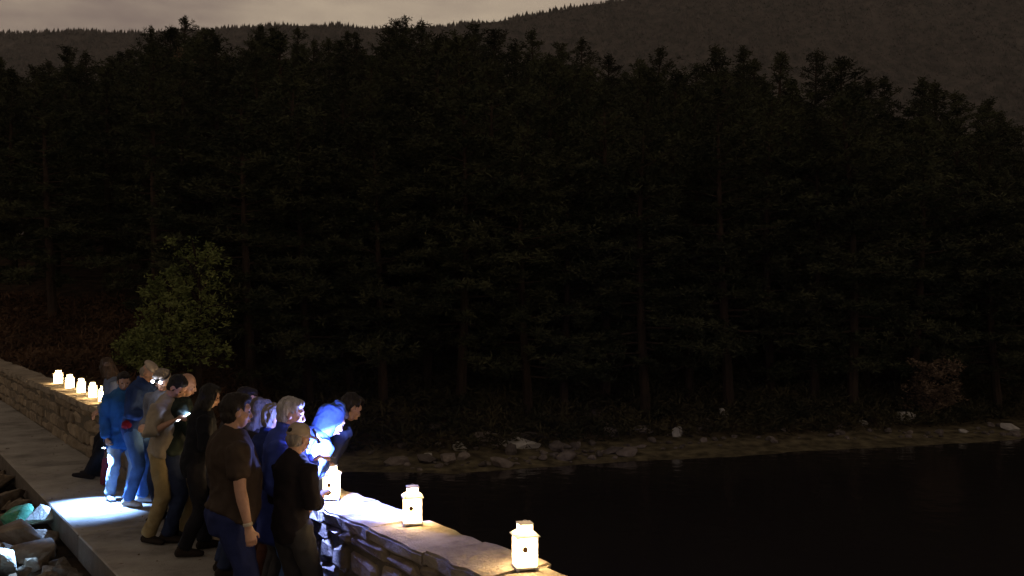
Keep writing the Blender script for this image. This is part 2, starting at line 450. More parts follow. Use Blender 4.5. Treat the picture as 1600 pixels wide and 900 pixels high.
def make_pine(seed, H=14.0, h0=0.26, R=2.6, nb=64, shape=1.0):
    r = random.Random(seed); rn = np.random.default_rng(seed)
    vs, fs = [], []
    bend = Vector((r.uniform(-0.4, 0.4), r.uniform(-0.4, 0.4), 0))
    def axis_pt(f): return Vector((bend.x * math.sin(f * 2.6), bend.y * math.sin(f * 2.1), f * H))
    fr = [i / 9 for i in range(10)]
    tube(vs, fs, [axis_pt(f) - Vector((0, 0, 0.4 if f == 0 else 0)) for f in fr], [0.21 * (1 - f) ** 0.8 + 0.02 for f in fr], 8)
    cen = []; lob = r.uniform(0, 6)
    prof = (lambda q: (1 - q ** 2.4) ** 0.9) if shape > 1 else (lambda q: (1 - q) ** 0.58)
    for k in range(nb):
        f = h0 + (1 - h0) * ((k + r.random()) / nb) ** 0.92
        q = (f - h0) / (1 - h0)
        a = k * 2.399 + r.uniform(-0.9, 0.9)
        Lb = R * prof(q) * (0.6 + 0.4 * min(1, q * 4 + 0.3)) * r.choice([0.35, 0.55, 0.75, 0.9, 1.0, 1.2]) * r.uniform(0.85, 1.15) * (1 + 0.28 * math.sin(a * 1.0 + lob) * math.sin(q * 9 + lob * 2)) + 0.12
        rise = -0.10 + 0.85 * q ** 1.8 + r.uniform(-0.12, 0.12)
        d = Vector((math.cos(a), math.sin(a), rise)).normalized()
        p0 = axis_pt(min(f, 0.985))
        droop = r.uniform(0.02, 0.10)
        pts = []
        for i in range(5):
            e = i / 4; pts.append(p0 + d * (Lb * e) + Vector((0, 0, droop * Lb * (e * e) * (1 if q > 0.4 else -0.6))))
        tube(vs, fs, pts, [0.055 * (1 - q * 0.6) * (1 - 0.8 * i / 4) + 0.006 for i in range(5)], 4)
        side = Vector((-d.y, d.x, 0)).normalized()
        nt_ = max(2, int(Lb * 5.2))
        for i in range(nt_):
            e = 0.30 + 0.72 * (i + r.random()) / nt_
            pp = p0 + d * (Lb * min(e, 1.02)) + Vector((0, 0, droop * Lb * e * e * (1 if q > 0.4 else -0.6)))
            lat = r.gauss(0, 0.24) * Lb * (0.35 + 0.5 * e) * 0.8
            cen.append(tuple(pp + side * lat + Vector((0, 0, r.uniform(-0.05, 0.16)))))
    for i in range(10):
        cen.append(tuple(axis_pt(0.985) + Vector((r.gauss(0, 0.05), r.gauss(0, 0.05), r.uniform(-0.9, 0.45)))))
    lo_ = [c for c in cen if c[2] < 0.84 * H]; hi_ = [c for c in cen if c[2] >= 0.84 * H]
    tv, tf = tufts(lo_, rn, 32, (0.13, 0.32), (0.04, 0.085)); tv2, tf2 = tufts(hi_, rn, 18, (0.12, 0.28), (0.04, 0.08))
    return mesh_pd('trunk', vs, fs), mesh_np('crown', np.concatenate([tv, tv2]), np.concatenate([tf, tf2 + len(tv)]))

pines = [make_pine(200 + i, H=14.0, h0=[0.16, 0.15, 0.12, 0.17, 0.18, 0.15, 0.10, 0.20][i], R=[3.7, 3.3, 3.4, 3.6, 3.2, 3.0, 2.8, 3.6][i],
                   nb=[82, 76, 88, 74, 84, 80, 88, 80][i], shape=[1, 2, 1, 2, 1, 2, 1, 1][i]) for i in range(8)]
for tr, cr_ in pines: tr.materials.append(M['bark']); cr_.materials.append(M['needles'])

def put_pine(x, y, h, var, label, group, wide=1.0):
    tr, cr_ = pines[var]
    root = empty('pine_tree', (x, y, ground_z(x, y) - 0.1), rr.uniform(0, 6.28))
    root.rotation_euler = (rr.gauss(0, 0.025), rr.gauss(0, 0.025), root.rotation_euler[2])
    s = h / 14.0; root.scale = (s * wide, s * wide, s)
    tag(root, label, 'pine tree', group)
    link('trunk', tr, None, root); link('crown', cr_, None, root)
    return root

SILU = [-60, 0, 40, 90, 98, 110, 150, 190, 212, 238, 255, 280, 295, 312, 335, 400, 440, 470, 545, 600, 620, 640, 668, 700, 740, 775, 805, 838, 868, 905, 945, 966, 1000, 1042, 1080, 1125, 1160, 1185, 1230, 1275, 1325, 1352, 1410, 1440, 1470, 1512, 1533, 1556, 1577, 1600, 1680]
SILV = [105, 96, 104, 98, 76, 100, 86, 88, 78, 42, 48, 50, 28, 52, 48, 40, 50, 46, 50, 46, 34, 30, 40, 52, 42, 52, 66, 52, 72, 62, 92, 114, 100, 80, 102, 74, 72, 102, 92, 88, 98, 126, 122, 126, 136, 146, 172, 160, 186, 166, 180]
def sil(u): return float(np.interp(u, SILU, SILV))

trees = []
# skyline pines
SKY_LAB = 'dark pine whose tip stands against the sky or mountain on the forest skyline'
for i in range(1, len(SILU) - 1):
    u = SILU[i]; v = SILV[i]
    for try_ in range(6):
        y = rr.uniform(72, 96); x = (u - 800) / F * y
        gz = ground_z(x, y); h = CAMZ + (HOR - v) / F * y - gz + 0.15
        if 10.5 < h < 19: break
    put_pine(x, y, h, rr.choice([0, 1, 2, 4, 5, 6, 6, 7]), SKY_LAB, 'pines on the forest skyline', 1.0 if SILV[i] < min(SILV[i - 1], SILV[i + 1]) else 1.25)
    trees.append((x, y))
# shore row: trunks that can be told apart
SHORE_LAB = 'tall pine with bare lower trunk standing at the edge of the wood above the shore'
for u, yy in [(395, 34.5), (440, 37), (485, 35.5), (545, 38), (600, 36.5), (665, 39), (720, 37.2), (775, 40), (828, 36.8), (880, 38.5), (945, 40), (1010, 38.2), (1075, 41), (1140, 39.5),
              (1205, 42), (1270, 41), (1330, 40.5), (1352, 44), (1420, 42.5), (1490, 44.5), (1560, 43.2), (1620, 46)]:
    x = (u - 800) / F * yy
    hm = CAMZ + (HOR - sil(u) - 34) / F * yy - ground_z(x, yy)
    put_pine(x, yy, min(rr.uniform(10.5, 13.5), hm), rr.choice([1, 3, 3, 5, 7]), SHORE_LAB, 'pines along the edge of the wood', 1.1)
    trees.append((x, yy))
# the wood itself
WOOD_LAB = 'dark bushy pine within the dense wood on the slope'
cnt = 0
for tries in range(30000):
    y = 33 + 59 * rr.random() ** 1.15
    u = rr.uniform(-130, 1730); x = (u - 800) / F * y
    d = y - float(np.interp(x, SHX, SHY))
    if d < 5.5: continue
    if x < -9 and y < 33.0: continue
    if any((x - a) ** 2 + (y - b_) ** 2 < 3.0 ** 2 for a, b_ in trees): continue
    gz = ground_z(x, y)
    vmin = min(sil(u - 30), sil(u), sil(u + 30))
    top = max(sil(u - 26), sil(u), sil(u + 26)) + rr.choice([3, 8, 14, 24, 36])
    hm = CAMZ + (HOR - top) / F * y - gz
    if hm < 6.5: continue
    put_pine(x, y, min(rr.uniform(11, 16), hm), rr.randrange(8), WOOD_LAB, 'pines within the wood', rr.uniform(1.0, 1.25))
    trees.append((x, y)); cnt += 1
    if cnt >= 215: break
print('pines', len(trees))

# ------------------------------------------------------------------ leafy trees
def make_leafy(seed, H, R, nlimb, nclump, per, ln, wd):
    r = random.Random(seed); rn = np.random.default_rng(seed); vs, fs = [], []
    tube(vs, fs, [Vector((0, 0, -0.3)), Vector((0.03, 0.02, H * 0.2)), Vector((0.08, -0.05, H * 0.45)), Vector((0, 0.05, H * 0.8))], [0.11 * H / 4, 0.09 * H / 4, 0.06 * H / 4, 0.02], 7)
    cen = []
    for k in range(nlimb):
        f = 0.12 + 0.75 * (k + r.random()) / nlimb; a = k * 2.4 + r.uniform(-0.4, 0.4)
        rad = R * (math.sin(math.pi * min(0.97, max(0.14, f * 0.86 + 0.14)))) ** 0.7 * r.uniform(0.65, 1.1)
        p0 = Vector((0, 0, f * H * 0.85)); p1 = p0 + Vector((math.cos(a) * rad, math.sin(a) * rad, H * r.uniform(0.04, 0.2)))
        mid = (p0 + p1) / 2 + Vector((0, 0, 0.1))
        tube(vs, fs, [p0, mid, p1], [0.04 * H / 4, 0.025 * H / 4, 0.008], 5)
        for j in range(nclump):
            e = r.uniform(0.35, 1.1); c = p0.lerp(p1, e) + Vector((r.gauss(0, 0.16), r.gauss(0, 0.16), r.gauss(0, 0.13))) * (H / 4)
            for q in range(5):
                cen.append(tuple(c + Vector((r.gauss(0, 0.15), r.gauss(0, 0.15), r.gauss(0, 0.09))) * (H / 4)))
    tv, tf = tufts(cen, rn, per, ln, wd, 0.15)
    return mesh_pd('trunk', vs, fs), mesh_np('crown', tv, tf)
def leafy(name, u, vb, y, H, R, mat, label, seed, **kw):
    x = (u - 800) / F * y
    root = empty(name, (x, y, ground_z(x, y) - 0.05)); tag(root, label, 'tree')
    tr, cr_ = make_leafy(seed, H, R, **kw)
    link('trunk', tr, M['bark'], root); link('crown', cr_, mat, root); return root
def H_for(u, vtop, y): 
    x = (u - 800) / F * y; return CAMZ + (HOR - vtop) / F * y - ground_z(x, y)
KW = dict(nlimb=24, nclump=3, per=10, ln=(0.08, 0.20), wd=(0.04, 0.08))
leafy('broadleaf_tree', 308, 0, 31.4, H_for(308, 384, 31.4) * 1.2, 1.0, M['leaves'], 'tallest light green broadleaf sapling at the edge of the dark wood', 5, **KW)
leafy('broadleaf_tree', 262, 0, 30.6, H_for(262, 414, 30.6) * 1.15, 1.0, M['leaves'], 'light green broadleaf sapling leaning against the tallest sapling', 15, **KW)
leafy('broadleaf_tree', 222, 0, 29.5, H_for(222, 496, 29.5), 0.8, M['leaves'], 'low light green bush beside the broadleaf saplings', 6, nlimb=20, nclump=4, per=9, ln=(0.06, 0.13), wd=(0.04, 0.08))
leafy('broadleaf_tree', 305, 0, 66.0, H_for(305, 76, 66.0), 2.2, M['dryleaves'], 'pale brown autumn tree among the pines near the skyline', 8, nlimb=30, nclump=4, per=8, ln=(0.12, 0.3), wd=(0.07, 0.14))
leafy('broadleaf_tree', 1455, 0, 40.5, H_for(1455, 545, 40.5), 1.1, M['dryleaves'], 'rusty brown shrub under the pines above the shore', 9, nlimb=22, nclump=4, per=8, ln=(0.08, 0.2), wd=(0.05, 0.09))

# ground cover
def cover(name, n, area, mat, label, cat, ln, wd, seed, per=7, spread=0.18):
    rn = np.random.default_rng(seed); c = []
    while len(c) < n:
        x, y = area(rn)
        if y < 4: continue
        z = ground_z(x, y)
        if z < WATER_Z + 0.25: continue
        c.append((x, y, z + rn.uniform(0.02, spread)))
    tv, tf = tufts(c, rn, per, ln, wd, 0.5)
    o = link(name, mesh_np(name, tv, tf), mat); tag(o, label, cat, kind='stuff')
def a_bank(rn):
    y = rn.uniform(20, 36); u = rn.uniform(-60, 420); x = (u - 800) / F * y
    if NV.x * x + NV.y * y < P_BACK + 0.1: return 0, 0
    return x, y
def a_shore(rn):
    u = rn.uniform(430, 1680); x0 = (u - 800) / F * 36
    d = rn.uniform(2.2, 12) ; y = float(np.interp(x0, SHX, SHY)) + d
    return (u - 800) / F * y, y
cover('bracken', 3600, a_bank, M['bracken'], 'rusty dead bracken covering the bank behind the far lanterns', 'bracken', (0.10, 0.28), (0.03, 0.07), 31, 8, 0.15)
cover('undergrowth', 8000, a_shore, M['under'], 'dark low undergrowth under the shoreline pines', 'undergrowth', (0.12, 0.42), (0.03, 0.09), 32, 7, 0.55)

# dry leaves and grit on the path
rn = np.random.default_rng(77); lc = []
while len(lc) < 420:
    p_ = P_EDGE + 0.03 + (P_WALL - P_EDGE - 0.05) * (rn.random() ** (0.55 if rn.random() < 0.6 else 1.5)); q = PT(p_, rn.uniform(5, 27), 0.004); lc.append(tuple(q))
tv, tf = tufts(lc, rn, 1, (0.02, 0.06), (0.015, 0.035), 0.0); tv[:, 2] = np.clip(tv[:, 2], 0.003, 0.018)
o = link('leaf_litter', mesh_np('leaf_litter', tv, tf), M['dryleaves']); tag(o, 'small dry leaves and grit scattered over the path', 'leaves', kind='stuff')

# shore rocks
srk = [rock_mesh('shore_rock', 300 + i, 22, 0.6 + 0.05 * (i % 4), 0.05, 0.03) for i in range(10)]
for me in srk: me.materials.append(M['shorerock'])
def shore_rock(x, y, s, label, group=None, mat=None, sc=None, rot=None, idx=None, sink=0.16):
    me = srk[rr.randrange(len(srk)) if idx is None else idx]
    if mat: me = me.copy(); me.materials.clear(); me.materials.append(mat)
    o = link('shore_rock', me)
    o.location = (x, y, ground_z(x, y) + s * sink); o.rotation_euler = rot or (rr.uniform(-0.3, 0.3), rr.uniform(-0.3, 0.3), rr.uniform(0, 6.28))
    o.scale = sc or (s * rr.uniform(0.9, 1.6), s * rr.uniform(0.8, 1.2), s * rr.uniform(0.7, 1.1))
    tag(o, label, 'rock', group); return o
def gpt(u, v):
    """where the ray of photo pixel (u, v) meets the terrain"""
    y = 26.0
    while y < 80:
        x = (u - 800) / F * y
        if CAMZ - (v - HOR) / F * y < ground_z(x, y): return x, y
        y += 0.1
    return x, y
SP = []
for u, v, s, mat, lab in [
    (718, 703, 0.62, 'palestone', 'pale grey boulder lying on the grassy lake edge'),
    (668, 713, 0.30, 'palestone', 'small white stone at the very edge of the lake'),
    (633, 702, 0.55, None, 'low rounded boulder between the crowd and the pale grey boulder'),
    (818, 690, 1.15, None, 'broad flat reddish slab of rock on the shore'),
    (768, 688, 0.55, None, 'rounded boulder beside the broad flat slab'),
    (806, 698, 0.42, 'palestone', 'pale stone leaning against the broad flat slab'),
    (1129, 659, 0.72, 'palestone', 'upright squared pale boulder standing above the beach'),
    (1105, 671, 0.34, None, 'small round stone beside the upright squared boulder'),
    (1058, 681, 0.32, 'palestone', 'small white stone on the beach below the upright boulder'),
    (956, 681, 0.75, None, 'tilted wedge of rock at the end of the boulder heap'),
    (1411, 658, 0.72, 'palestone', 'long pale rock at the top of the sandy beach'),
    (1440, 661, 0.60, None, 'brown rock next to the long pale rock'),
    (1575, 671, 0.62, 'palestone', 'domed pale rock at the far end of the beach'),
    (1346, 664, 0.40, 'palestone', 'white angular stone on the dark slope above the beach'),
    (1503, 676, 0.34, 'palestone', 'small flat white stone on the sandy beach')]:
    x, y = gpt(u, v); SP.append((x, y, s))
    kw = {}
    if 'upright' in lab: kw = dict(sc=(0.62, 0.5, 0.95), rot=(0.05, 0.08, 0.5), sink=0.35)
    if 'broad flat' in lab: kw = dict(sc=(1.9, 0.9, 0.75), rot=(0.05, 0.05, 0.1))
    shore_rock(x, y, s, lab, mat=M[mat] if mat else None, **kw)
n = 0
for tries in range(9000):
    if rr.random() < 0.55: u = rr.gauss(870, 90)
    else: u = rr.uniform(545, 1620)
    if not 540 < u < 1640: continue
    x0 = (u - 800) / F * 34
    d = abs(rr.gauss(0, 2.8)) + 0.3 if u < 1010 else abs(rr.gauss(0, 1.5)) + 1.6
    y = float(np.interp(x0, SHX, SHY)) + d; x = (u - 800) / F * y
    s = rr.choice([0.12, 0.14, 0.18, 0.22, 0.28, 0.34, 0.45, 0.65] if u < 1010 else [0.14, 0.18, 0.22, 0.28, 0.4])
    if any((x - a) ** 2 + (y - b_) ** 2 < (0.40 * (s + c)) ** 2 for a, b_, c in SP): continue
    SP.append((x, y, s)); n += 1
    shore_rock(x, y, s, 'ordinary weathered rock scattered along the lake shore', 'scattered shore rocks')
    if n >= 215: break
print('rocks', n)

# ------------------------------------------------------------------ lanterns
def glow_mat(name, tint, k):
    m, nt, b = new_mat(name); N, L = nt.nodes, nt.links
    out = [x for x in N if x.type == 'OUTPUT_MATERIAL'][0]
    d = N.new('ShaderNodeBsdfDiffuse'); d.inputs[0].default_value = (*tint, 1)
    t = N.new('ShaderNodeBsdfTranslucent'); t.inputs[0].default_value = (*tint, 1)
    mx = N.new('ShaderNodeMixShader'); mx.inputs[0].default_value = k
    L.new(d.outputs[0], mx.inputs[1]); L.new(t.outputs[0], mx.inputs[2]); L.new(mx.outputs[0], out.inputs[0]); N.remove(b)
    return m
M['shell'] = glow_mat('white_translucent_shell', (0.86, 0.84, 0.80), 0.6)
M['pane'] = emit('frosted_lit_pane', (1.0, 0.66, 0.30), 55.0)
M['flame'] = emit('flame', (1.0, 0.6, 0.2), 30.0)
M['wax'] = plain('wax', (0.85, 0.8, 0.7), 0.5)
M['print'] = plain('brown_print', (0.03, 0.018, 0.01), 0.8)

def add_box(bm, c, s, rot=None):
    r = bmesh.ops.create_cube(bm, size=1.0)['verts']
    for v in r:
        v.co = Vector((v.co.x * s[0], v.co.y * s[1], v.co.z * s[2]))
        if rot: v.co = rot @ v.co
        v.co += Vector(c)
    return r
def frustum(bm, z0, w0, z1, w1, cap=True):
    vs = [bm.verts.new((sx * w / 2, sy * w / 2, z)) for z, w in ((z0, w0), (z1, w1)) for sx, sy in ((-1, -1), (1, -1), (1, 1), (-1, 1))]
    for i in range(4): bm.faces.new((vs[i], vs[(i + 1) % 4], vs[4 + (i + 1) % 4], vs[4 + i]))
    if cap: bm.faces.new(vs[3::-1]); bm.faces.new(vs[4:])
LM = {}
def lantern_meshes():
    w = 0.138
    bm = bmesh.new(); add_box(bm, (0, 0, 0.010), (0.156, 0.156, 0.010)); add_box(bm, (0, 0, 0.020), (0.148, 0.148, 0.010))
    for sx in (-1, 1):
        for sy in (-1, 1): add_box(bm, (sx * 0.066, sy * 0.066, 0.003), (0.018, 0.018, 0.012))
    LM['base'] = mesh_bm('base', bm)
    bm = bmesh.new(); add_box(bm, (0, 0, 0.110), (0.013, 0.013, 0.154)); LM['post'] = mesh_bm('post', bm)
    bm = bmesh.new(); add_box(bm, (0, 0, 0), (w - 0.010, 0.003, 0.164)); LM['pane'] = mesh_bm('pane', bm)
    bm = bmesh.new(); add_box(bm, (0, 0, 0.190), (0.150, 0.150, 0.012))
    frustum(bm, 0.196, 0.176, 0.201, 0.172); frustum(bm, 0.201, 0.168, 0.226, 0.094, False)
    LM['roof'] = mesh_bm('roof', bm)
    bm = bmesh.new(); frustum(bm, 0.224, 0.090, 0.264, 0.090, False); add_box(bm, (0, 0, 0.267), (0.100, 0.100, 0.007)); LM['chimney'] = mesh_bm('chimney', bm)
    bm = bmesh.new()
    for i in range(12):
        a0, a1 = math.pi * i / 12, math.pi * (i + 1) / 12
        p0, p1 = Vector((0.022 * math.cos(a0), 0, 0.270 + 0.014 * math.sin(a0))), Vector((0.022 * math.cos(a1), 0, 0.270 + 0.014 * math.sin(a1)))
        d = p1 - p0; add_box(bm, (p0 + p1) / 2, (d.length * 1.1, 0.003, 0.003), d.to_track_quat('X', 'Z').to_matrix())
    LM['handle'] = mesh_bm('handle', bm)
    bm = bmesh.new(); bmesh.ops.create_cone(bm, cap_ends=True, segments=16, radius1=0.03, radius2=0.03, depth=0.05); LM['candle'] = mesh_bm('candle', bm)
    bm = bmesh.new(); bmesh.ops.create_uvsphere(bm, u_segments=8, v_segments=6, radius=0.007)
    for v in bm.verts: v.co.z *= 2.2
    LM['flame'] = mesh_bm('flame', bm)
    # small printed mark on a pane: an eight-pointed star and two bars
    bm = bmesh.new(); pts = []
    for i in range(16):
        a = i * math.pi / 8; r = 0.034 if i % 2 == 0 else 0.017
        pts.append(bm.verts.new((r * math.cos(a) - 0.016, 0, r * math.sin(a))))
    bm.faces.new(pts)
    for cx, h in ((0.026, 0.052), (0.044, 0.040)):
        bm.faces.new([bm.verts.new(q) for q in ((cx - 0.006, 0, -h / 2), (cx + 0.006, 0, -h / 2), (cx + 0.006, 0, h / 2), (cx - 0.006, 0, h / 2))])
    bmesh.ops.solidify(bm, geom=bm.faces[:], thickness=0.001)
    LM['printed_mark'] = mesh_bm('printed_mark', bm)
    for k_, m_ in (('base', 'shell'), ('post', 'shell'), ('pane', 'pane'), ('roof', 'shell'), ('chimney', 'shell'), ('handle', 'shell'), ('candle', 'wax'), ('flame', 'flame'), ('printed_mark', 'print')):
        LM[k_].materials.append(M[m_])
lantern_meshes()
LAMP = bpy.data.lights.new('lantern_glow', 'POINT'); LAMP.energy = 7.0; LAMP.color = (1.0, 0.66, 0.30); LAMP.shadow_soft_size = 0.012
def lantern(p, t, rz, label, group=None):
    q = PT(p, t, WALL_H + 0.004)
    root = empty('lantern', q, DAMROT + rz); tag(root, label, 'lantern', group); root.scale = (0.87, 0.87, 1.0)
    link('base', LM['base'], None, root); link('roof', LM['roof'], None, root); link('chimney', LM['chimney'], None, root); link('handle', LM['handle'], None, root)
    for sx in (-1, 1):
        for sy in (-1, 1):
            o = link('post', LM['post'], None, root); o.location = (sx * 0.0655, sy * 0.0655, 0)
    for i in range(4):
        a = i * math.pi / 2
        o = link('pane', LM['pane'], None, root); o.rotation_euler = (0, 0, a); o.location = (0.066 * math.sin(a), -0.066 * math.cos(a), 0.105)
        pm = link('printed_mark', LM['printed_mark'], None, o); pm.location = (0, -0.0024, 0.016)
    c = link('candle', LM['candle'], None, root); c.location = (0, 0, 0.06)
    fl = link('flame', LM['flame'], None, c); fl.location = (0, 0, 0.042)
    lo = bpy.data.objects.new('lantern_glow', LAMP); COL.objects.link(lo); lo.parent = root; lo.location = (0, 0, 0.236)  # added lamp up in the chimney, makes roof and chimney glow
    # second inner lamp at body height, lights the posts and shell
    lo2 = bpy.data.objects.new('lantern_glow', LAMP); COL.objects.link(lo2); lo2.parent = root; lo2.location = (0, 0, 0.13)
    return root
def on_wall(u, v):
    q = G(u, v, WALL_H); return q.dot(NV), q.dot(DV)
p, t = on_wall(820, 886); lantern(p, t, math.radians(-20), 'lit white lantern on the wall, last one out along the bare wall past the crowd')
p, t = on_wall(645, 818); lantern(p, t, math.radians(-24), 'lit white lantern on the bare wall, second beyond the capped person in black')
p, t = on_wall(519, 779); lantern(p, t, math.radians(-30), 'lit lantern glowing bluish white on the wall by the capped person in black')
for i, (u, v) in enumerate([(92, 600), (110, 607.5), (128, 615), (146, 622), (163, 629)]):
    p, t = on_wall(u, v)
    lantern(p, t, math.radians(-34 + 9 * i), ['small far lit lantern on the wall, outermost of the row of five', 'small far lit lantern on the wall, second of the row of five', 'small far lit lantern on the wall, third of the row of five',
            'small far lit lantern on the wall, fourth of the row of five', 'small far lit lantern half hidden behind the person seated on the wall'][i], 'row of far lanterns')
for i, t in enumerate((8.45, 9.3, 10.15, 11.6, 13.0)):
    lantern(3.27, t, 0.3 * i, 'lit white lantern on the wall hidden behind the crowd', 'lanterns behind the crowd')

# ------------------------------------------------------------------ people
def cloth(name, c, rough=0.9, var=0.25, sheen=0.0):
    return noise_mat(name, [tuple(x * (1 - var) for x in c), tuple(x * (1 + var) for x in c)], 7.0, 4, rough, 0.25, 120, spec=0.15, bdist=0.002, sheen=sheen)
M['skin'] = noise_mat('skin', [(0.42, 0.24, 0.165), (0.50, 0.30, 0.21)], 18, 3, 0.55, spec=0.35)
M['eye'] = plain('eye', (0.05, 0.035, 0.03), 0.2)
M['lip'] = plain('lip', (0.34, 0.13, 0.10), 0.5)
def hairm(name, c): return noise_mat(name, [tuple(x * 0.55 for x in c), tuple(x * 1.5 for x in c)], 30, 5, 0.6, 1.0, 55, stretch=(1, 1, 0.25), spec=0.3, bdist=0.01)
HAIR = {'dark': hairm('dark_hair', (0.014, 0.010, 0.008)), 'brown': hairm('brown_hair', (0.05, 0.03, 0.018)), 'grey': hairm('grey_hair', (0.24, 0.21, 0.18)), 'black': hairm('black_hair', (0.008, 0.007, 0.007))}
CL = {}
def C(name, rgb, **kw):
    if name not in CL: CL[name] = cloth(name, rgb, **kw)
    return CL[name]

def loft(bm, pts, rad, ref, n=14):
    """closed elliptical tube; rad = (along ref, across ref)"""
    rings = []
    for i, (p, (a, b_)) in enumerate(zip(pts, rad)):
        d = (pts[min(i + 1, len(pts) - 1)] - pts[max(i - 1, 0)]).normalized()
        s = (ref - d * ref.dot(d)).normalized(); q = d.cross(s)
        rings.append([bm.verts.new(p + s * (a * math.cos(k * 2 * math.pi / n)) + q * (b_ * math.sin(k * 2 * math.pi / n))) for k in range(n)])
    for i in range(len(rings) - 1):
        for k in range(n): bm.faces.new((rings[i][k], rings[i][(k + 1) % n], rings[i + 1][(k + 1) % n], rings[i + 1][k]))
    for ring, p, a, sg in ((rings[0], pts[0] - (pts[1] - pts[0]).normalized() * min(rad[0]) * 0.5, rad[0], -1), (rings[-1], pts[-1] + (pts[-1] - pts[-2]).normalized() * min(rad[-1]) * 0.5, rad[-1], 1)):
        c = bm.verts.new(p)
        for k in range(n):
            f = (ring[k], ring[(k + 1) % n], c)
            bm.faces.new(f if sg > 0 else f[::-1])
def blob(bm, c, r, R=None):
    vs = bmesh.ops.create_uvsphere(bm, u_segments=16, v_segments=10, radius=1.0)['verts']
    for v in vs:
        q = Vector((v.co.x * r[0], v.co.y * r[1], v.co.z * r[2]))
        v.co = (R @ q if R else q) + c

TMP = bpy.data.collections.new('tmp')
SC.collection.children.link(TMP)
def solid(name, bm, voxel, smooth=0, dec=1.0, wr=0.0, wscale=6.0, seed=0, stretch=(1, 1, 1)):
    """union of the closed shapes in bm as one continuous surface"""
    bmesh.ops.recalc_face_normals(bm, faces=bm.faces[:])
    me = mesh_bm('tmp', bm); o = bpy.data.objects.new('tmp', me); TMP.objects.link(o)
    md = o.modifiers.new('r', 'REMESH'); md.mode = 'VOXEL'; md.voxel_size = voxel; md.use_smooth_shade = True
    if smooth:
        ms = o.modifiers.new('s', 'SMOOTH'); ms.iterations = smooth; ms.factor = 0.5
    if dec < 1:
        mdc = o.modifiers.new('d', 'DECIMATE'); mdc.ratio = dec
    dg = bpy.context.evaluated_depsgraph_get()
    out = bpy.data.meshes.new_from_object(o.evaluated_get(dg)); out.name = name
    bpy.data.objects.remove(o); bpy.data.meshes.remove(me)
    if wr:
        nrm = [v.normal.copy() for v in out.vertices]
        for v, nn in zip(out.vertices, nrm):
            q = Vector((v.co.x * stretch[0], v.co.y * stretch[1], v.co.z * stretch[2])) * wscale + Vector((seed * 1.7, seed, 0))
            e = noise.noise(q); e2 = 1 - abs(noise.noise(q * 1.9 + Vector((3, 1, 7)))) * 2
            v.co += nn * (wr * (0.5 * e + 0.5 * e2))
    out.polygons.foreach_set('use_smooth', [True] * len(out.polygons)); out.update()
    return out

def ik(a, tgt, l1, l2, pole):
    d = tgt - a; L_ = d.length
    if L_ > (l1 + l2) * 0.995: tgt = a + d.normalized() * (l1 + l2) * 0.995; d = tgt - a; L_ = d.length
    x = (l1 * l1 - l2 * l2 + L_ * L_) / (2 * L_); h = math.sqrt(max(0.0, l1 * l1 - x * x))
    dn = d / L_; pl = (pole - dn * pole.dot(dn)).normalized()
    return a + dn * x + pl * h, tgt

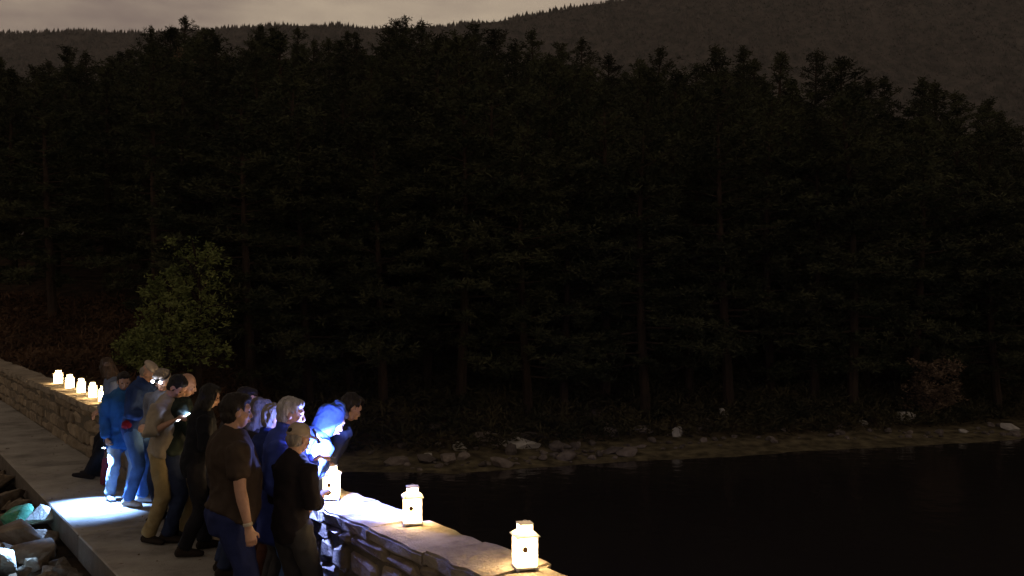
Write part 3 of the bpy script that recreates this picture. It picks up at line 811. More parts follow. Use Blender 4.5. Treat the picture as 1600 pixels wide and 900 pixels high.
def person(pos, face, H, label, top, legs_m, shoe_m, hair='short', hair_m=None, lean=0.0, head_pitch=0.0, head_yaw=0.0, arms=None, feet=None, bulk=1.0,
           sleeve='long', pelvis=None, hem=0.80, extra=None, curl=0.7, coat=0.02, tilt=0.0, seed=1, collar=None):
    """pos: point below the pelvis on the ground; face: direction faced; targets are in local space (x right, y forward), metres for this person"""
    k = H / 1.72
    f = Vector((face[0], face[1], 0)).normalized(); rz = math.atan2(-f.x, f.y)
    root = empty('person', pos, rz); tag(root, label, 'person')
    V = Vector
    X = V((1, 0, 0))
    hz = (pelvis if pelvis else 0.905 * k)
    hip = V((0, 0, hz))
    RL = Euler((-math.radians(lean), math.radians(tilt), 0)).to_matrix()
    def T(x, y, z):        # torso point given in the standing frame, bent at the hip
        q = V((x * k, y * k, (z - 0.905) * k))
        w = min(1.0, max(0.0, (z - 0.80) / 0.35))
        Rw = Euler((-math.radians(lean * w), math.radians(tilt * w), 0)).to_matrix()
        return hip + Rw @ q
    tor = [(0.80, .125, .095, 0), (0.90, .165, .118, -.005), (0.98, .158, .115, 0), (1.07, .148, .108, .005), (1.18, .158, .116, .005), (1.28, .168, .122, 0), (1.36, .172, .112, -.01), (1.42, .140, .088, -.012), (1.47, .075, .066, -.012)]
    def torso(bm, grow=0.0, lo=0.0, hi=9):
        sel = [q for q in tor if lo <= q[0] <= hi]
        if sel[0][0] > lo and lo > 0.5: pass
        bb = lambda z: 1 + (bulk - 1) * (1.25 if z < 1.2 else 0.8)
        loft(bm, [T(0, y + (0.03 * (bulk - 1) / 0.2 if 0.95 < z < 1.2 else 0), z) for z, a, b_, y in sel],
             [((a * bb(z)) * k + grow, (b_ * bb(z)) * k + grow * 1.15) for z, a, b_, y in sel], X, 20)
    neck0, neck1 = T(0, -.015, 1.45), T(0, 0.005, 1.545)
    RH = RL @ Euler((-math.radians(head_pitch), 0, math.radians(head_yaw))).to_matrix()
    hc = T(0, -0.005, 1.535) + RH @ V((0, 0.022, 0.075)) * k
    def Hd(x, y, z): return hc + RH @ V((x, y, z)) * k
    # limbs
    sh = [T(-0.178 * (1 + (bulk - 1) * 0.6), -0.012, 1.395), T(0.178 * (1 + (bulk - 1) * 0.6), -0.012, 1.395)]
    arms = arms or [(-0.27, 0.05, 0.80), (0.27, 0.05, 0.80)]
    AR = []
    for i, tg in enumerate(arms):
        sx = -1 if i == 0 else 1
        pole = V((sx * 0.45, -0.7, -0.6)) if len(tg) == 3 else V(tg[3])
        el, wr_ = ik(sh[i], V(tg[:3]), 0.285 * k, 0.255 * k, pole); AR.append((sh[i], el, wr_))
    hj = [hip + V((-0.092 * k * bulk ** 0.5, 0, -0.01)), hip + V((0.092 * k * bulk ** 0.5, 0, -0.01))]
    feet = feet or [(-0.11, 0.02), (0.12, -0.03)]
    LG = []
    for i, ft in enumerate(feet):
        sx = -1 if i == 0 else 1
        az = 0.085 * k + (ft[2] if len(ft) > 2 else 0)
        kn, an = ik(hj[i], V((ft[0], ft[1], az)), 0.43 * k, 0.415 * k, V((sx * 0.15, 1, 0.15)))
        yaw = ft[3] if len(ft) > 3 else sx * -0.22
        LG.append((hj[i], kn, an, V((math.sin(-yaw), math.cos(yaw), ft[4] if len(ft) > 4 else 0)).normalized()))
    # ---- body: one continuous surface
    bm = bmesh.new(); torso(bm, -0.006)
    loft(bm, [neck0, (neck0 + neck1) / 2, neck1, neck1 + (neck1 - neck0) * 0.35], [(.060 * k, .060 * k), (.054 * k, .056 * k), (.054 * k, .058 * k), (.05 * k, .055 * k)], X)
    blob(bm, Hd(0, -.008, .022), (.076 * k, .094 * k, .098 * k), RH)
    loft(bm, [Hd(0, .012, .03), Hd(0, .024, -.03), Hd(0, .036, -.075), Hd(0, .044, -.098)], [(.070 * k, .078 * k), (.063 * k, .066 * k), (.048 * k, .047 * k), (.030 * k, .030 * k)], RH @ X, 14)
    loft(bm, [Hd(0, .078, .018), Hd(0, .096, -.012), Hd(0, .105, -.028), Hd(0, .090, -.036)], [(.010, .010), (.012, .012), (.016, .012), (.014, .008)], RH @ X, 8)
    blob(bm, Hd(0, .074, .032), (.052 * k, .018 * k, .012 * k), RH)
    for sx in (-1, 1):
        blob(bm, Hd(sx * .077, -.004, -.005), (.010 * k, .019 * k, .032 * k), RH)
        blob(bm, Hd(sx * .040, .062, -.018), (.022 * k, .020 * k, .018 * k), RH)
    blob(bm, Hd(0, .088, -.060), (.026 * k, .012 * k, .012 * k), RH)
    for i, (s_, e_, w_) in enumerate(AR):
        sx = -1 if i == 0 else 1
        fd = (w_ - e_).normalized()
        loft(bm, [s_, s_.lerp(e_, .45), e_, e_.lerp(w_, .3), e_.lerp(w_, .75), w_], [(.054 * k, .054 * k), (.047 * k, .049 * k), (.040 * k, .040 * k), (.042 * k, .041 * k), (.032 * k, .030 * k), (.029 * k, .024 * k)], X, 12)
        # hand: palm, four unequal fingers with a knuckle bend, thumb from the side of the palm
        side = (X * -sx - fd * (X * -sx).dot(fd)); side = side.normalized() if side.length > 0.2 else V((0, 1, 0))
        pn = side if abs(fd.z) > 0.6 else V((0, 0, -1)) - fd * V((0, 0, -1)).dot(fd)   # palm normal
        pn.normalize(); ac = fd.cross(pn).normalized()
        if ac.y < 0 and abs(fd.z) > 0.6: ac = -ac
        kb = w_ + fd * 0.092 * k
        loft(bm, [w_ - fd * 0.01, w_ + fd * 0.035 * k, kb], [(.027 * k, .019 * k), (.037 * k, .017 * k), (.041 * k, .014 * k)], ac, 10)
        for q, (off, ln_) in enumerate(((.031, .070), (.0105, .080), (-.0105, .074), (-.030, .058))):
            b0 = kb + ac * off * k - fd * 0.01
            c1 = curl * 0.8; c2 = curl * 1.7
            d1 = fd * math.cos(c1) + pn * math.sin(c1); d2 = fd * math.cos(c2) + pn * math.sin(c2)
            m1 = b0 + d1 * ln_ * .55 * k; loft(bm, [b0, m1, m1 + d2 * ln_ * .5 * k], [(.0098, .0098), (.0092, .0092), (.0075, .0075)], ac, 7)
        tb = w_ + fd * 0.032 * k + ac * 0.030 * k
        t1 = tb + (fd * 0.72 + ac * 0.55 + pn * 0.35).normalized() * 0.042 * k; t2 = t1 + (fd * 0.85 + pn * 0.5 + ac * 0.1).normalized() * 0.032 * k
        loft(bm, [tb - ac * 0.012, t1, t2], [(.013, .013), (.011, .011), (.0085, .0085)], pn, 7)
    for (h_, kn, an, fv) in LG:
        loft(bm, [h_ + V((0, 0, .02)), h_.lerp(kn, .45), kn, kn.lerp(an, .3), kn.lerp(an, .8), an], [(.082 * k, .085 * k), (.068 * k, .07 * k), (.052 * k, .054 * k), (.053 * k, .055 * k), (.038 * k, .038 * k), (.036 * k, .040 * k)], X, 12)
        loft(bm, [an - fv * .05 * k + V((0, 0, -.04 * k)), an + V((0, 0, -.03 * k)), an + fv * .10 * k + V((0, 0, -.05 * k)), an + fv * .165 * k + V((0, 0, -.058 * k))], [(.03 * k, .034 * k), (.036 * k, .045 * k), (.040 * k, .026 * k), (.03 * k, .018 * k)], X, 10)
    body = link('body', solid('body', bm, 0.0072, 2, 0.42), M['skin'], root)
    # ---- face details
    for sx in (-1, 1):
        bm = bmesh.new(); blob(bm, Hd(sx * .031, .077, .006), (.013, .008, .008), RH); link('eye', mesh_bm('eye', bm), M['eye'], root, True)
    bm = bmesh.new(); blob(bm, Hd(0, .0985, -.060), (.022, .005, .006), RH); link('mouth', mesh_bm('mouth', bm), M['lip'], root, True)
    # ---- trousers
    bm = bmesh.new()
    torso(bm, 0.012, 0.0, 1.0)
    for (h_, kn, an, fv) in LG:
        sh_ = V((0, 0.012, 0))
        cuff = an + (kn - an).normalized() * 0.005
        loft(bm, [h_ + V((0, 0, .03)), h_.lerp(kn, .3), h_.lerp(kn, .7), kn + sh_ * .3, kn.lerp(an, .35), kn.lerp(an, .8), cuff], [(.100 * k * bulk ** .5, .108 * k * bulk ** .5), (.092 * k, .098 * k), (.078 * k, .082 * k), (.072 * k, .075 * k), (.068 * k, .072 * k), (.064 * k, .068 * k), (.066 * k, .072 * k)], X, 14)
    link('trousers', solid('trousers', bm, 0.013, 3, 1.0, 0.017, 6.5, seed, (1, 1, 0.8)), legs_m, root)
    # ---- shoes
    for (h_, kn, an, fv) in LG:
        bm = bmesh.new(); upv = V((0, 0, 1)); sd = fv.cross(upv).normalized(); up2 = sd.cross(fv)
        base = an - up2 * 0.085 * k
        loft(bm, [base - fv * .075 * k + up2 * .038, base + up2 * .045, base + fv * .08 * k + up2 * .040, base + fv * .15 * k + up2 * .032, base + fv * .195 * k + up2 * .026], [(.036, .036), (.043, .044), (.049, .040), (.047, .031), (.032, .022)], sd, 14)
        loft(bm, [base + up2 * .04 - fv * .015, an + up2 * .02 - fv * .012], [(.042, .052), (.044, .05)], sd, 12)
        link('shoe', solid('shoe', bm, 0.010, 2), shoe_m, root)
    # ---- top
    bm = bmesh.new(); torso(bm, coat, hem if hem > 0.81 else 0.0, 9)
    if hem < 0.80:
        z2 = hem; loft(bm, [T(0, 0, z2), T(0, 0, z2 + .08), T(0, 0, .92), T(0, 0, 1.0)], [(.172 * k * bulk + coat, .135 * k * bulk + coat)] * 2 + [(.170 * k * bulk + coat, .128 * k * bulk + coat), (.158 * k * bulk + coat, .118 * k * bulk + coat)], X, 20)
    for (s_, e_, w_) in AR:
        g_ = coat * 0.8
        if sleeve == 'long':
            we = e_.lerp(w_, .98)
            pp = [s_ + (V((0, 0, s_.z)) - V((0, 0, s_.z))), s_.lerp(e_, .3), s_.lerp(e_, .7), e_, e_.lerp(w_, .35), e_.lerp(w_, .75), we]
            rr_ = [(.070, .074), (.066, .068), (.058, .060), (.056, .058), (.053, .055), (.046, .048), (.042, .044)]
        elif sleeve == 'rolled':
            pp = [s_, s_.lerp(e_, .3), s_.lerp(e_, .7), e_, e_.lerp(w_, .25), e_.lerp(w_, .32)]
            rr_ = [(.070, .074), (.066, .068), (.058, .060), (.056, .058), (.056, .058), (.055, .056)]
        else:
            pp = [s_, s_.lerp(e_, .35), s_.lerp(e_, .62), s_.lerp(e_, .70)]; rr_ = [(.070, .074), (.066, .068), (.062, .064), (.062, .064)]
        loft(bm, pp, [(a * k + g_ * .5, b_ * k + g_ * .5) for a, b_ in rr_], X, 12)
    cl = collar if collar is not None else 0.0
    loft(bm, [T(0, -.012, 1.42), T(0, -.012, 1.475), T(0, -.004, 1.485 + cl)], [(.095 * k, .085 * k), (.074 * k, .072 * k), (.068 * k + cl * .15, .070 * k + cl * .15)], X, 16)
    link('jacket' if coat > 0.022 else 'shirt', solid('top', bm, 0.013, 3, 1.0, 0.020, 6.5, seed + 3, (1, 1, 0.9)), top, root)
    # ---- hair and headwear
    hm = hair_m or HAIR['dark']
    if hair in ('short', 'long', 'bald', 'bun'):
        bm = bmesh.new()
        if hair == 'bald': blob(bm, Hd(0, -.034, .0), (.081 * k, .076 * k, .060 * k), RH)
        else:
            blob(bm, Hd(0, -.024, .034), (.084 * k, .092 * k, .096 * k), RH)
            blob(bm, Hd(0, -.045, -.02), (.076 * k, .058 * k, .065 * k), RH)
            blob(bm, Hd(0.01, .030, .088), (.060 * k, .050 * k, .036 * k), RH)
        if hair == 'long':
            loft(bm, [Hd(0, -.02, .03), Hd(0, -.050, -.05), Hd(0, -.062, -.13), Hd(0, -.072, -.21), Hd(0, -.075, -.27)], [(.086 * k, .075 * k), (.092 * k, .062 * k), (.098 * k, .05 * k), (.092 * k, .04 * k), (.06 * k, .025 * k)], RH @ X, 16)
            for sx in (-1, 1): loft(bm, [Hd(sx * .068, .02, .05), Hd(sx * .083, .012, -.03), Hd(sx * .085, .008, -.12), Hd(sx * .08, 0, -.19)], [(.022, .036), (.024, .04), (.022, .038), (.012, .02)], RH @ X, 10)
        link('hair', solid('hair', bm, 0.009, 1, 1.0, 0.015, 24.0, seed, (1, 1, 0.35)), hm, root)
    if hair in ('cap', 'flatcap'):
        bm = bmesh.new(); blob(bm, Hd(0, -.040, -.01), (.079 * k, .070 * k, .072 * k), RH)
        link('hair', solid('hair', bm, 0.009, 1, 1.0, 0.006, 26.0, seed, (1, 1, 0.35)), hm, root)
    if extra: extra(root, Hd, RH, k, dict(AR=AR, LG=LG, T=T))
    return root, Hd, RH

def rot_h(RH): return RH
def cap_part(mat, kind):
    def fn(root, Hd, RH, k, info):
        bm = bmesh.new()
        if kind == 'flat':
            blob(bm, Hd(0, -.010, .080), (.090 * k, .112 * k, .048 * k), RH @ Euler((math.radians(-8), 0, 0)).to_matrix())
            blob(bm, Hd(0, .085, .064), (.070 * k, .058 * k, .012 * k), RH @ Euler((math.radians(-14), 0, 0)).to_matrix())
            link('cap', solid('cap', bm, 0.008, 2, 1.0, 0.004, 14, 2), mat, root)
        else:
            blob(bm, Hd(0, -.012, .052), (.086 * k, .100 * k, .082 * k), RH)
            loft(bm, [Hd(0, -.012, .028), Hd(0, -.012, .055)], [(.088 * k, .101 * k), (.087 * k, .100 * k)], RH @ Vector((1, 0, 0)), 20)
            cap = link('cap', solid('cap', bm, 0.008, 1, 1.0, 0.002, 14, 2), mat, root)
            bm = bmesh.new(); blob(bm, Hd(0, .105, .036), (.070 * k, .075 * k, .008 * k), RH @ Euler((math.radians(-12), 0, 0)).to_matrix())
            link('brim', mesh_bm('brim', bm), mat, cap, True)
            # arched gap at the back above the strap
            bm = bmesh.new(); blob(bm, Hd(0, -.092, .052), (.036 * k, .026 * k, .026 * k), RH); link('back_gap', mesh_bm('back_gap', bm), HAIR['dark'], cap, True)
            bm = bmesh.new(); loft(bm, [Hd(-.045, -.098, .026), Hd(0, -.116, .026), Hd(.045, -.098, .026)], [(.003, .010)] * 3, Vector((0, 1, 0)), 8); link('strap', mesh_bm('strap', bm), mat, cap, True)
    return fn
def hood_part(mat):
    def fn(root, Hd, RH, k, info):
        bm = bmesh.new()
        loft(bm, [Hd(0, -.04, -.13), Hd(0, -.052, -.06), Hd(0, -.046, .03), Hd(0, -.034, .09), Hd(0, -.045, .128), Hd(0, -.07, .145)], [(.090 * k, .085 * k), (.105 * k, .095 * k), (.110 * k, .108 * k), (.095 * k, .100 * k), (.058 * k, .07 * k), (.022 * k, .03 * k)], RH @ Vector((1, 0, 0)), 20)
        link('hood', solid('hood', bm, 0.010, 2, 1.0, 0.012, 12, 3), mat, root)
    return fn
M['strap'] = plain('dark_strap', (0.02, 0.02, 0.025), 0.8)
M['led'] = emit('led_lens', (0.72, 0.80, 1.0), 60.0)
def headlamp_part(root, Hd, RH, k, info):
    bm = bmesh.new(); n = 28; prof = []
    for i in range(n):
        a = 2 * math.pi * i / n; c, s = math.cos(a), math.sin(a)
        prof.append([bm.verts.new(Hd((.088 + e) * c, -.012 + (.104 + e) * s, .062 + z)) for e, z in ((0, -.012), (.004, -.012), (.004, .012), (0, .012))])
    for i in range(n):
        for j in range(4): bm.faces.new((prof[i][j], prof[(i + 1) % n][j], prof[(i + 1) % n][(j + 1) % 4], prof[i][(j + 1) % 4]))
    link('headlamp_strap', mesh_bm('headlamp_strap', bm), M['strap'], root)
    bm = bmesh.new(); blob(bm, Hd(0, .098, .066), (.036, .020, .020), RH); hs = link('headlamp', mesh_bm('headlamp', bm), M['strap'], root, True)
    for sx in (-1, 1):
        bm = bmesh.new(); blob(bm, Hd(sx * .042, .112, .068 + .006 * sx), (.016, .010, .016), RH); link('lamp_lens', mesh_bm('lamp_lens', bm), M['led'], hs, True)

def torch(tip, aim, label, power, color, half, blend, dist_back=0.0, spot=True, r=0.014):
    """hand torch whose lens is at tip, shining towards aim"""
    tip, aim = Vector(tip), Vector(aim); d = (aim - tip).normalized()
    root = empty('torch', tip); root.rotation_mode = 'QUATERNION'; root.rotation_quaternion = d.to_track_quat('Z', 'Y'); tag(root, label, 'torch')
    bm = bmesh.new(); bmesh.ops.create_cone(bm, cap_ends=True, segments=18, radius1=0.012, radius2=0.013, depth=0.095, matrix=Matrix.Translation((0, 0, -0.085))); link('handle', mesh_bm('handle', bm), M['strap'], root, True)
    bm = bmesh.new(); bmesh.ops.create_cone(bm, cap_ends=True, segments=18, radius1=0.013, radius2=0.021, depth=0.040, matrix=Matrix.Translation((0, 0, -0.021))); link('lamp_head', mesh_bm('lamp_head', bm), M['strap'], root, True)
    bm = bmesh.new(); bmesh.ops.create_cone(bm, cap_ends=True, segments=18, radius1=0.018, radius2=0.016, depth=0.003, matrix=Matrix.Translation((0, 0, 0.0012))); link('lens', mesh_bm('lens', bm), M['led'], root)
    ld = bpy.data.lights.new('torch_light', 'SPOT' if spot else 'POINT'); ld.energy = power; ld.color = color; ld.shadow_soft_size = r
    if spot: ld.spot_size = math.radians(half * 2); ld.spot_blend = blend
    lo = bpy.data.objects.new('torch_light', ld); COL.objects.link(lo); lo.parent = root; lo.location = (0, 0, 0.012 if spot else 0.03)
    lo.rotation_euler = (math.pi, 0, 0)
    return root

def loc(root_pos, face, w):
    """world point -> local point of a person standing at root_pos facing face"""
    f = Vector((face[0], face[1], 0)).normalized(); r = Vector((f.y, -f.x, 0)); d = Vector(w) - Vector(root_pos)
    return (d.dot(r), d.dot(f), d.z)

LAKE = (NV.x, NV.y)
# seated person leaning on the wall, legs stretched over the path
sp = PT(3.10, G(178, 652, WALL_H).dot(DV), 0)
person(sp, (-0.90, -0.42), 1.75, 'person with brown hair sitting on the wall edge, legs stretched over the path', C('greyblue_fleece', (0.13, 0.16, 0.24)), C('black_trousers', (0.012, 0.012, 0.016)), C('dark_boots', (0.022, 0.017, 0.014)),
       'long', HAIR['brown'], lean=16, head_pitch=14, head_yaw=-75, pelvis=0.84, feet=[(-0.14, 0.44, 0, 0.1, 0.25), (0.08, 0.34, 0, -0.25, 0.2)], arms=[(-0.14, 0.30, 0.92), (0.16, 0.30, 0.92)], coat=0.022, seed=2)
# person in blue jacket with the torch held down
p2 = G(190, 779); f2 = (0.70, -0.62)
tw = W(164, 699, 11.62)
person(p2, f2, 1.56, 'person with short dark hair in bright blue jacket holding a torch over the path', C('blue_jacket', (0.030, 0.12, 0.34)), C('pale_jeans', (0.24, 0.33, 0.44)), C('grey_shoes', (0.22, 0.22, 0.24)),
       'short', HAIR['dark'], lean=6, head_pitch=10, head_yaw=-18, arms=[(-0.20, 0.20, 0.93), loc(p2, f2, tw + Vector((0.03, 0.0, 0.125)))], coat=0.034, hem=0.72, collar=0.02, seed=4, bulk=1.05, curl=1.0)
# flat-capped person
p3 = G(214, 787); f3 = (0.98, -0.12)
def redbag(root, Hd, RH, k, info):
    cap_part(C('beige_cap', (0.34, 0.29, 0.24)), 'flat')(root, Hd, RH, k, info)
    bm = bmesh.new(); blob(bm, Vector((0.17, -0.02, 0.97)), (0.035, 0.07, 0.055)); link('waist_bag', solid('waist_bag', bm, 0.01, 2, 1.0, 0.01, 9, 1), C('red_nylon', (0.22, 0.012, 0.025)), root)
    bm = bmesh.new(); blob(bm, info['T'](0, 0.05, 1.20), (.120, .090, .200)); link('scarf', solid('dark_front', bm, 0.012, 2, 1.0, 0.01, 7, 4), C('black_fleece', (0.012, 0.012, 0.014)), root)
person(p3, f3, 1.72, 'person in beige flat cap and navy jacket looking down, blue-lit jeans', C('navy_jacket', (0.022, 0.045, 0.14)), C('blue_jeans', (0.06, 0.13, 0.32)), C('white_trainers', (0.5, 0.5, 0.52)),
       'flatcap', HAIR['grey'], lean=9, head_pitch=28, head_yaw=0, arms=[(-0.17, 0.26, 1.05), (0.15, 0.28, 1.06)], coat=0.03, hem=0.80, collar=0.03, seed=5, extra=redbag)
# headlamp wearer behind the khaki person
p4 = G(266, 812); f4 = (-0.25, -0.97)
r4, H4, R4 = person(p4, f4, 1.70, 'person wearing a two-bulb headlamp behind the person in khaki', C('grey_fleece', (0.16, 0.16, 0.18)), C('dark_jeans', (0.02, 0.03, 0.07)), C('dark_boots', (0.022, 0.017, 0.014)),
       'short', HAIR['grey'], lean=8, head_pitch=26, head_yaw=6, arms=[(-0.15, 0.25, 1.08), (0.15, 0.25, 1.08)], coat=0.03, seed=6, extra=headlamp_part)
# khaki person
p5 = G(259, 843); f5 = (0.985, -0.17)
ph = W(288, 652, 9.62)
person(p5, f5, 1.70, 'person in tan shirt and khaki trousers looking down at a glowing phone', C('tan_shirt', (0.33, 0.285, 0.22)), C('khaki', (0.30, 0.235, 0.12)), C('dark_boots', (0.022, 0.017, 0.014)),
       'short', HAIR['black'], lean=7, head_pitch=34, head_yaw=-8, arms=[loc(p5, f5, ph + Vector((-0.06, 0.03, -0.02))), loc(p5, f5, ph + Vector((-0.09, -0.05, -0.03)))], sleeve='rolled', coat=0.026, hem=0.82, bulk=1.08,
       feet=[(-0.14, 0.17), (0.13, -0.10)], seed=7, curl=0.9)
phn = empty('smartphone', ph); phn.rotation_mode = 'QUATERNION'; phn.rotation_quaternion = Vector((-0.30, -0.06, 0.5)).to_track_quat('Z', 'Y'); tag(phn, 'glowing smartphone held by the person in khaki', 'phone')
bm = bevel_box(0.074, 0.150, 0.009, 0.003); link('case', mesh_bm('case', bm), M['strap'], phn)
M['screen'] = emit('phone_screen', (0.50, 0.62, 1.0), 260.0)
bm = bevel_box(0.066, 0.138, 0.002, 0); o = link('screen', mesh_bm('screen', bm), M['screen'], phn); o.location = (0, 0, 0.0056)
# balding head lit orange
p6 = PT(2.66, PT(0, 0).dot(DV) + G(323, 835).dot(DV), 0)
person(p6, (0.95, 0.30), 1.70, 'balding person by the wall, head lit orange by lantern light', C('dark_green_jacket', (0.02, 0.03, 0.025)), C('dark_jeans', (0.02, 0.03, 0.07)), C('dark_boots', (0.022, 0.017, 0.014)),
       'bald', HAIR['brown'], lean=10, head_pitch=10, arms=[(-0.18, 0.36, 0.93), (0.18, 0.36, 0.93)], coat=0.03, seed=8)
# long black hair, black clothes
p7 = G(307, 862); f7 = (0.9, 0.42)
person(p7, f7, 1.62, 'person with long black hair in black clothes beside the person in khaki', C('black_top', (0.010, 0.011, 0.015)), C('black_trousers', (0.012, 0.012, 0.016)), C('dark_boots', (0.022, 0.017, 0.014)),
       'long', HAIR['black'], lean=9, head_pitch=10, head_yaw=-8, arms=[(-0.14, 0.24, 0.98), (0.14, 0.26, 0.98)], coat=0.02, feet=[(-0.12, 0.1), (0.12, -0.12)], seed=9)
# brown sweater, navy jeans
p8 = G(360, 1007); f8 = (0.86, 0.50)
def belt8(root, Hd, RH, k, info):
    bm = bmesh.new(); w_ = info['AR'][1][2]; e_ = info['AR'][1][1]; d = (w_ - e_).normalized()
    loft(bm, [w_ - d * 0.03, w_ - d * 0.012], [(.036, .032)] * 2, Vector((1, 0, 0)), 14); link('wristwatch', mesh_bm('wristwatch', bm), C('pale_strap', (0.5, 0.45, 0.36)), root, True)
person(p8, f8, 1.755, 'broad person in short-sleeved brown sweater and navy jeans, face lit orange', C('brown_sweater', (0.050, 0.036, 0.027)), C('navy_jeans', (0.020, 0.028, 0.095)), C('dark_boots', (0.022, 0.017, 0.014)),
       'short', HAIR['dark'], lean=2, head_pitch=4, head_yaw=-6, arms=[(-0.30, 0.02, 0.82), (0.33, 0.06, 0.80)], sleeve='short', coat=0.020, hem=0.84, bulk=1.22, feet=[(-0.13, 0.06), (0.14, -0.04)], seed=10, extra=belt8)
# behind: grey long hair
p9 = G(392, 933); f9 = (0.75, 0.66)
person(p9, f9, 1.62, 'person with long grey-brown hair behind the broad person in brown', C('dark_cardigan', (0.03, 0.026, 0.03)), C('rust_trousers', (0.06, 0.025, 0.015)), C('dark_boots', (0.022, 0.017, 0.014)),
       'long', hairm('ash_hair', (0.10, 0.085, 0.075)), lean=5, head_pitch=8, arms=[(-0.15, 0.26, 1.0), (0.15, 0.26, 1.0)], coat=0.02, seed=11)
# grey short hair, navy jacket
p10 = G(417, 955); f10 = (0.88, 0.48)
person(p10, f10, 1.61, 'person with short grey hair and dark navy jacket lit blue', C('royal_jacket', (0.018, 0.030, 0.13)), C('charcoal_trousers', (0.035, 0.034, 0.036)), C('dark_boots', (0.022, 0.017, 0.014)),
       'short', HAIR['grey'], lean=3, head_pitch=10, head_yaw=-10, arms=[(-0.20, 0.20, 0.95), (0.20, 0.22, 0.95)], coat=0.036, hem=0.66, collar=0.03, seed=12)
# light coat with torch
p11 = G(440, 975); f11 = (0.97, 0.1)
TQ = W(500, 690, 7.28)
person(p11, f11, 1.69, 'person with close-cropped grey hair in blue coat holding a torch over the wall', C('blue_coat', (0.05, 0.08, 0.36)), C('blue_jeans', (0.06, 0.13, 0.32)), C('grey_shoes', (0.22, 0.22, 0.24)),
       'short', hairm('silver_hair', (0.36, 0.34, 0.33)), lean=4, head_pitch=8, arms=[loc(p11, f11, TQ + Vector((-0.03, -0.02, -0.13))), (0.22, 0.16, 0.95)], coat=0.036, hem=0.68, collar=0.05, seed=13, curl=1.0)
# dim reddish face at the wall
p15 = PT(2.72, G(395, 888).dot(DV), 0)
person(p15, LAKE, 1.66, 'person leaning on the wall, dim reddish head behind the grey-haired pair', C('dark_cardigan', (0.03, 0.026, 0.03)), C('dark_jeans', (0.02, 0.03, 0.07)), C('dark_boots', (0.022, 0.017, 0.014)),
       'short', HAIR['dark'], lean=16, head_pitch=0, head_yaw=-30, arms=[(-0.2, 0.42, 0.92), (0.2, 0.42, 0.92)], coat=0.026, seed=14)
# capped person in black, seen from behind
p12 = G(457, 1000); f12 = (0.62, 0.785)
person(p12, f12, 1.54, 'person in pale cap and black sweatshirt seen from behind beside the wall', C('black_sweatshirt', (0.016, 0.013, 0.014)), C('grey_trousers', (0.045, 0.043, 0.042)), C('dark_boots', (0.022, 0.017, 0.014)),
       'cap', HAIR['grey'], lean=3, head_pitch=12, head_yaw=-4, arms=[(-0.10, 0.22, 1.0), (0.10, 0.20, 1.03, (0.5, -0.5, -0.8))], coat=0.018, hem=0.80, bulk=0.92, feet=[(-0.12, 0.02), (0.13, 0.0)], sleeve='rolled', seed=15,
       extra=cap_part(C('pale_cap', (0.36, 0.29, 0.22)), 'baseball'))
# pale hood leaning over the wall
p13 = PT(2.77, 7.32, 0)
person(p13, LAKE, 1.72, 'person in pale blue hooded jacket leaning out over the wall', C('pale_blue_jacket', (0.07, 0.13, 0.32)), C('dark_jeans', (0.02, 0.03, 0.07)), C('dark_boots', (0.022, 0.017, 0.014)),
       'short', HAIR['brown'], lean=40, head_pitch=-6, arms=[(-0.12, 0.34, 1.10), (0.10, 0.34, 1.10)], coat=0.03, seed=16, extra=hood_part(C('pale_blue_jacket', (0.07, 0.13, 0.32))))
# dark jacket, face beyond the hood
p14 = PT(3.20, 7.82, 0)
person(p14, LAKE, 1.70, 'person in dark jacket sitting on the wall and leaning out, face in shadow', C('black_navy_jacket', (0.010, 0.012, 0.022)), C('dark_jeans', (0.02, 0.03, 0.07)), C('dark_boots', (0.022, 0.017, 0.014)),
       'short', HAIR['dark'], lean=36, head_pitch=-4, head_yaw=-6, pelvis=WALL_H + 0.105, arms=[(-0.10, 0.22, 1.02), (0.10, 0.20, 1.02)], coat=0.03, seed=17, feet=[(-0.12, 0.40, 0.16), (0.10, 0.40, 0.14)])

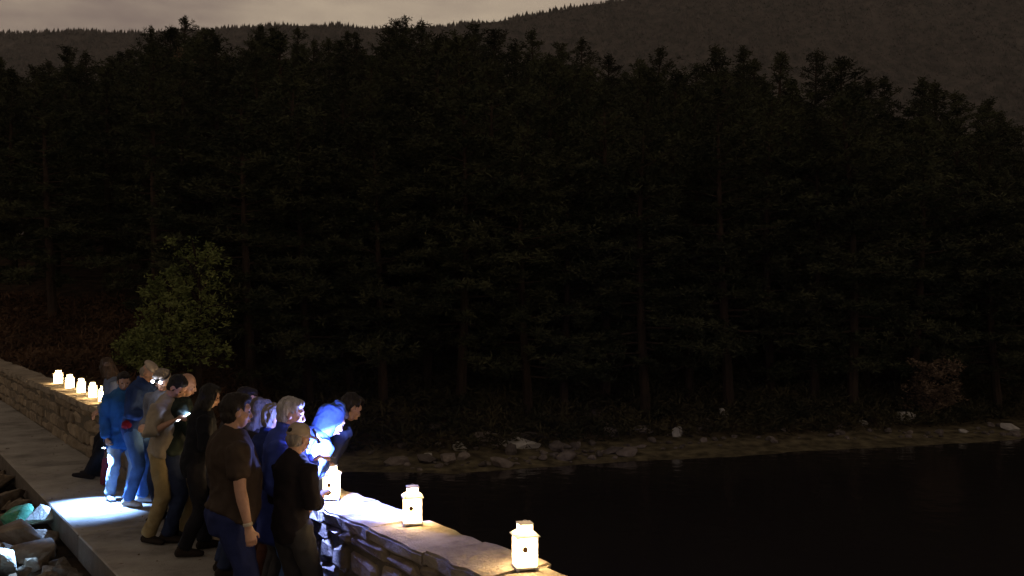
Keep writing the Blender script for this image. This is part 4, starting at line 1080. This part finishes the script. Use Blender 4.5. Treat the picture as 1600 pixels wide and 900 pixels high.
# maroon bag hanging by the blue-jacketed person
bq = G(169, 757, 0.02)
bag = empty('shoulder_bag', (bq.x, bq.y + 0.05, 0.02), 0.4); tag(bag, 'maroon cloth bag standing by the legs of the person in bright blue', 'bag')
bm = bmesh.new(); loft(bm, [Vector((0, 0, 0.012)), Vector((0, 0, 0.14)), Vector((0, 0, 0.27)), Vector((0, 0, 0.34))], [(.105, .055), (.10, .06), (.085, .045), (.075, .02)], Vector((1, 0, 0)), 16)
link('pouch', solid('pouch', bm, 0.012, 2, 1.0, 0.014, 8, 3), C('maroon_cloth', (0.16, 0.03, 0.05)), bag)
bm = bmesh.new(); loft(bm, [Vector((-0.06, 0, 0.33)), Vector((-0.045, 0, 0.45)), Vector((0, 0, 0.49)), Vector((0.045, 0, 0.45)), Vector((0.06, 0, 0.33))], [(.012, .004)] * 5, Vector((0, 1, 0)), 8); link('strap', mesh_bm('strap', bm), C('maroon_cloth', (0.16, 0.03, 0.05)), bag, True)

# ---- torches and the headlamp's beam
COOL = (0.55, 0.70, 1.0); BLUE = (0.30, 0.38, 1.0)
torch(tw, G(150, 790), 'small torch shining down on the path from the hand of the person in bright blue', 620, (0.26, 0.48, 1.0), 50, 0.55)
torch(TQ, PT(3.25, 7.05, WALL_H), 'small torch shining on the wall top behind the capped person', 560, (0.22, 0.32, 1.0), 66, 0.15)
# added fill lamp beside the torch, floods the people around it blue
rg = bpy.data.lights.new('torch_fill_light', 'POINT'); rg.energy = 80; rg.color = (0.20, 0.27, 1.0); rg.shadow_soft_size = 0.02
ro = bpy.data.objects.new('torch_fill_light', rg); COL.objects.link(ro); ro.location = TQ + Vector((0.02, 0.0, 0.035))
hl = bpy.data.lights.new('headlamp_light', 'SPOT'); hl.energy = 2600; hl.color = (0.32, 0.58, 1.0); hl.spot_size = math.radians(19); hl.spot_blend = 0.5; hl.shadow_soft_size = 0.01
ho = bpy.data.objects.new('headlamp_light', hl); COL.objects.link(ho)
src = Matrix.Translation(p4) @ r4.rotation_euler.to_matrix().to_4x4() @ H4(0, 0.135, 0.07)
ho.location = src; ho.rotation_euler = (PT(PALE2[0], PALE2[1], -0.05) - src).to_track_quat('-Z', 'Y').to_euler()
SC.collection.children.unlink(TMP); bpy.data.collections.remove(TMP)

# ------------------------------------------------------------------ night haze
bm = bmesh.new(); add_box(bm, (0, 800, 250), (5600, 3600, 560))
hz = bpy.data.materials.new('haze'); hz.use_nodes = True; hz.node_tree.nodes.clear()
ov = hz.node_tree.nodes.new('ShaderNodeOutputMaterial'); pv = hz.node_tree.nodes.new('ShaderNodeVolumePrincipled')
pv.inputs['Color'].default_value = (0.9, 0.88, 0.86, 1); pv.inputs['Density'].default_value = 0.00011; pv.inputs['Anisotropy'].default_value = 0.3
hz.node_tree.links.new(pv.outputs[0], ov.inputs['Volume'])
o = link('haze', mesh_bm('haze', bm), hz); tag(o, 'thin night haze over the lake and the far mountain', 'haze', kind='stuff')
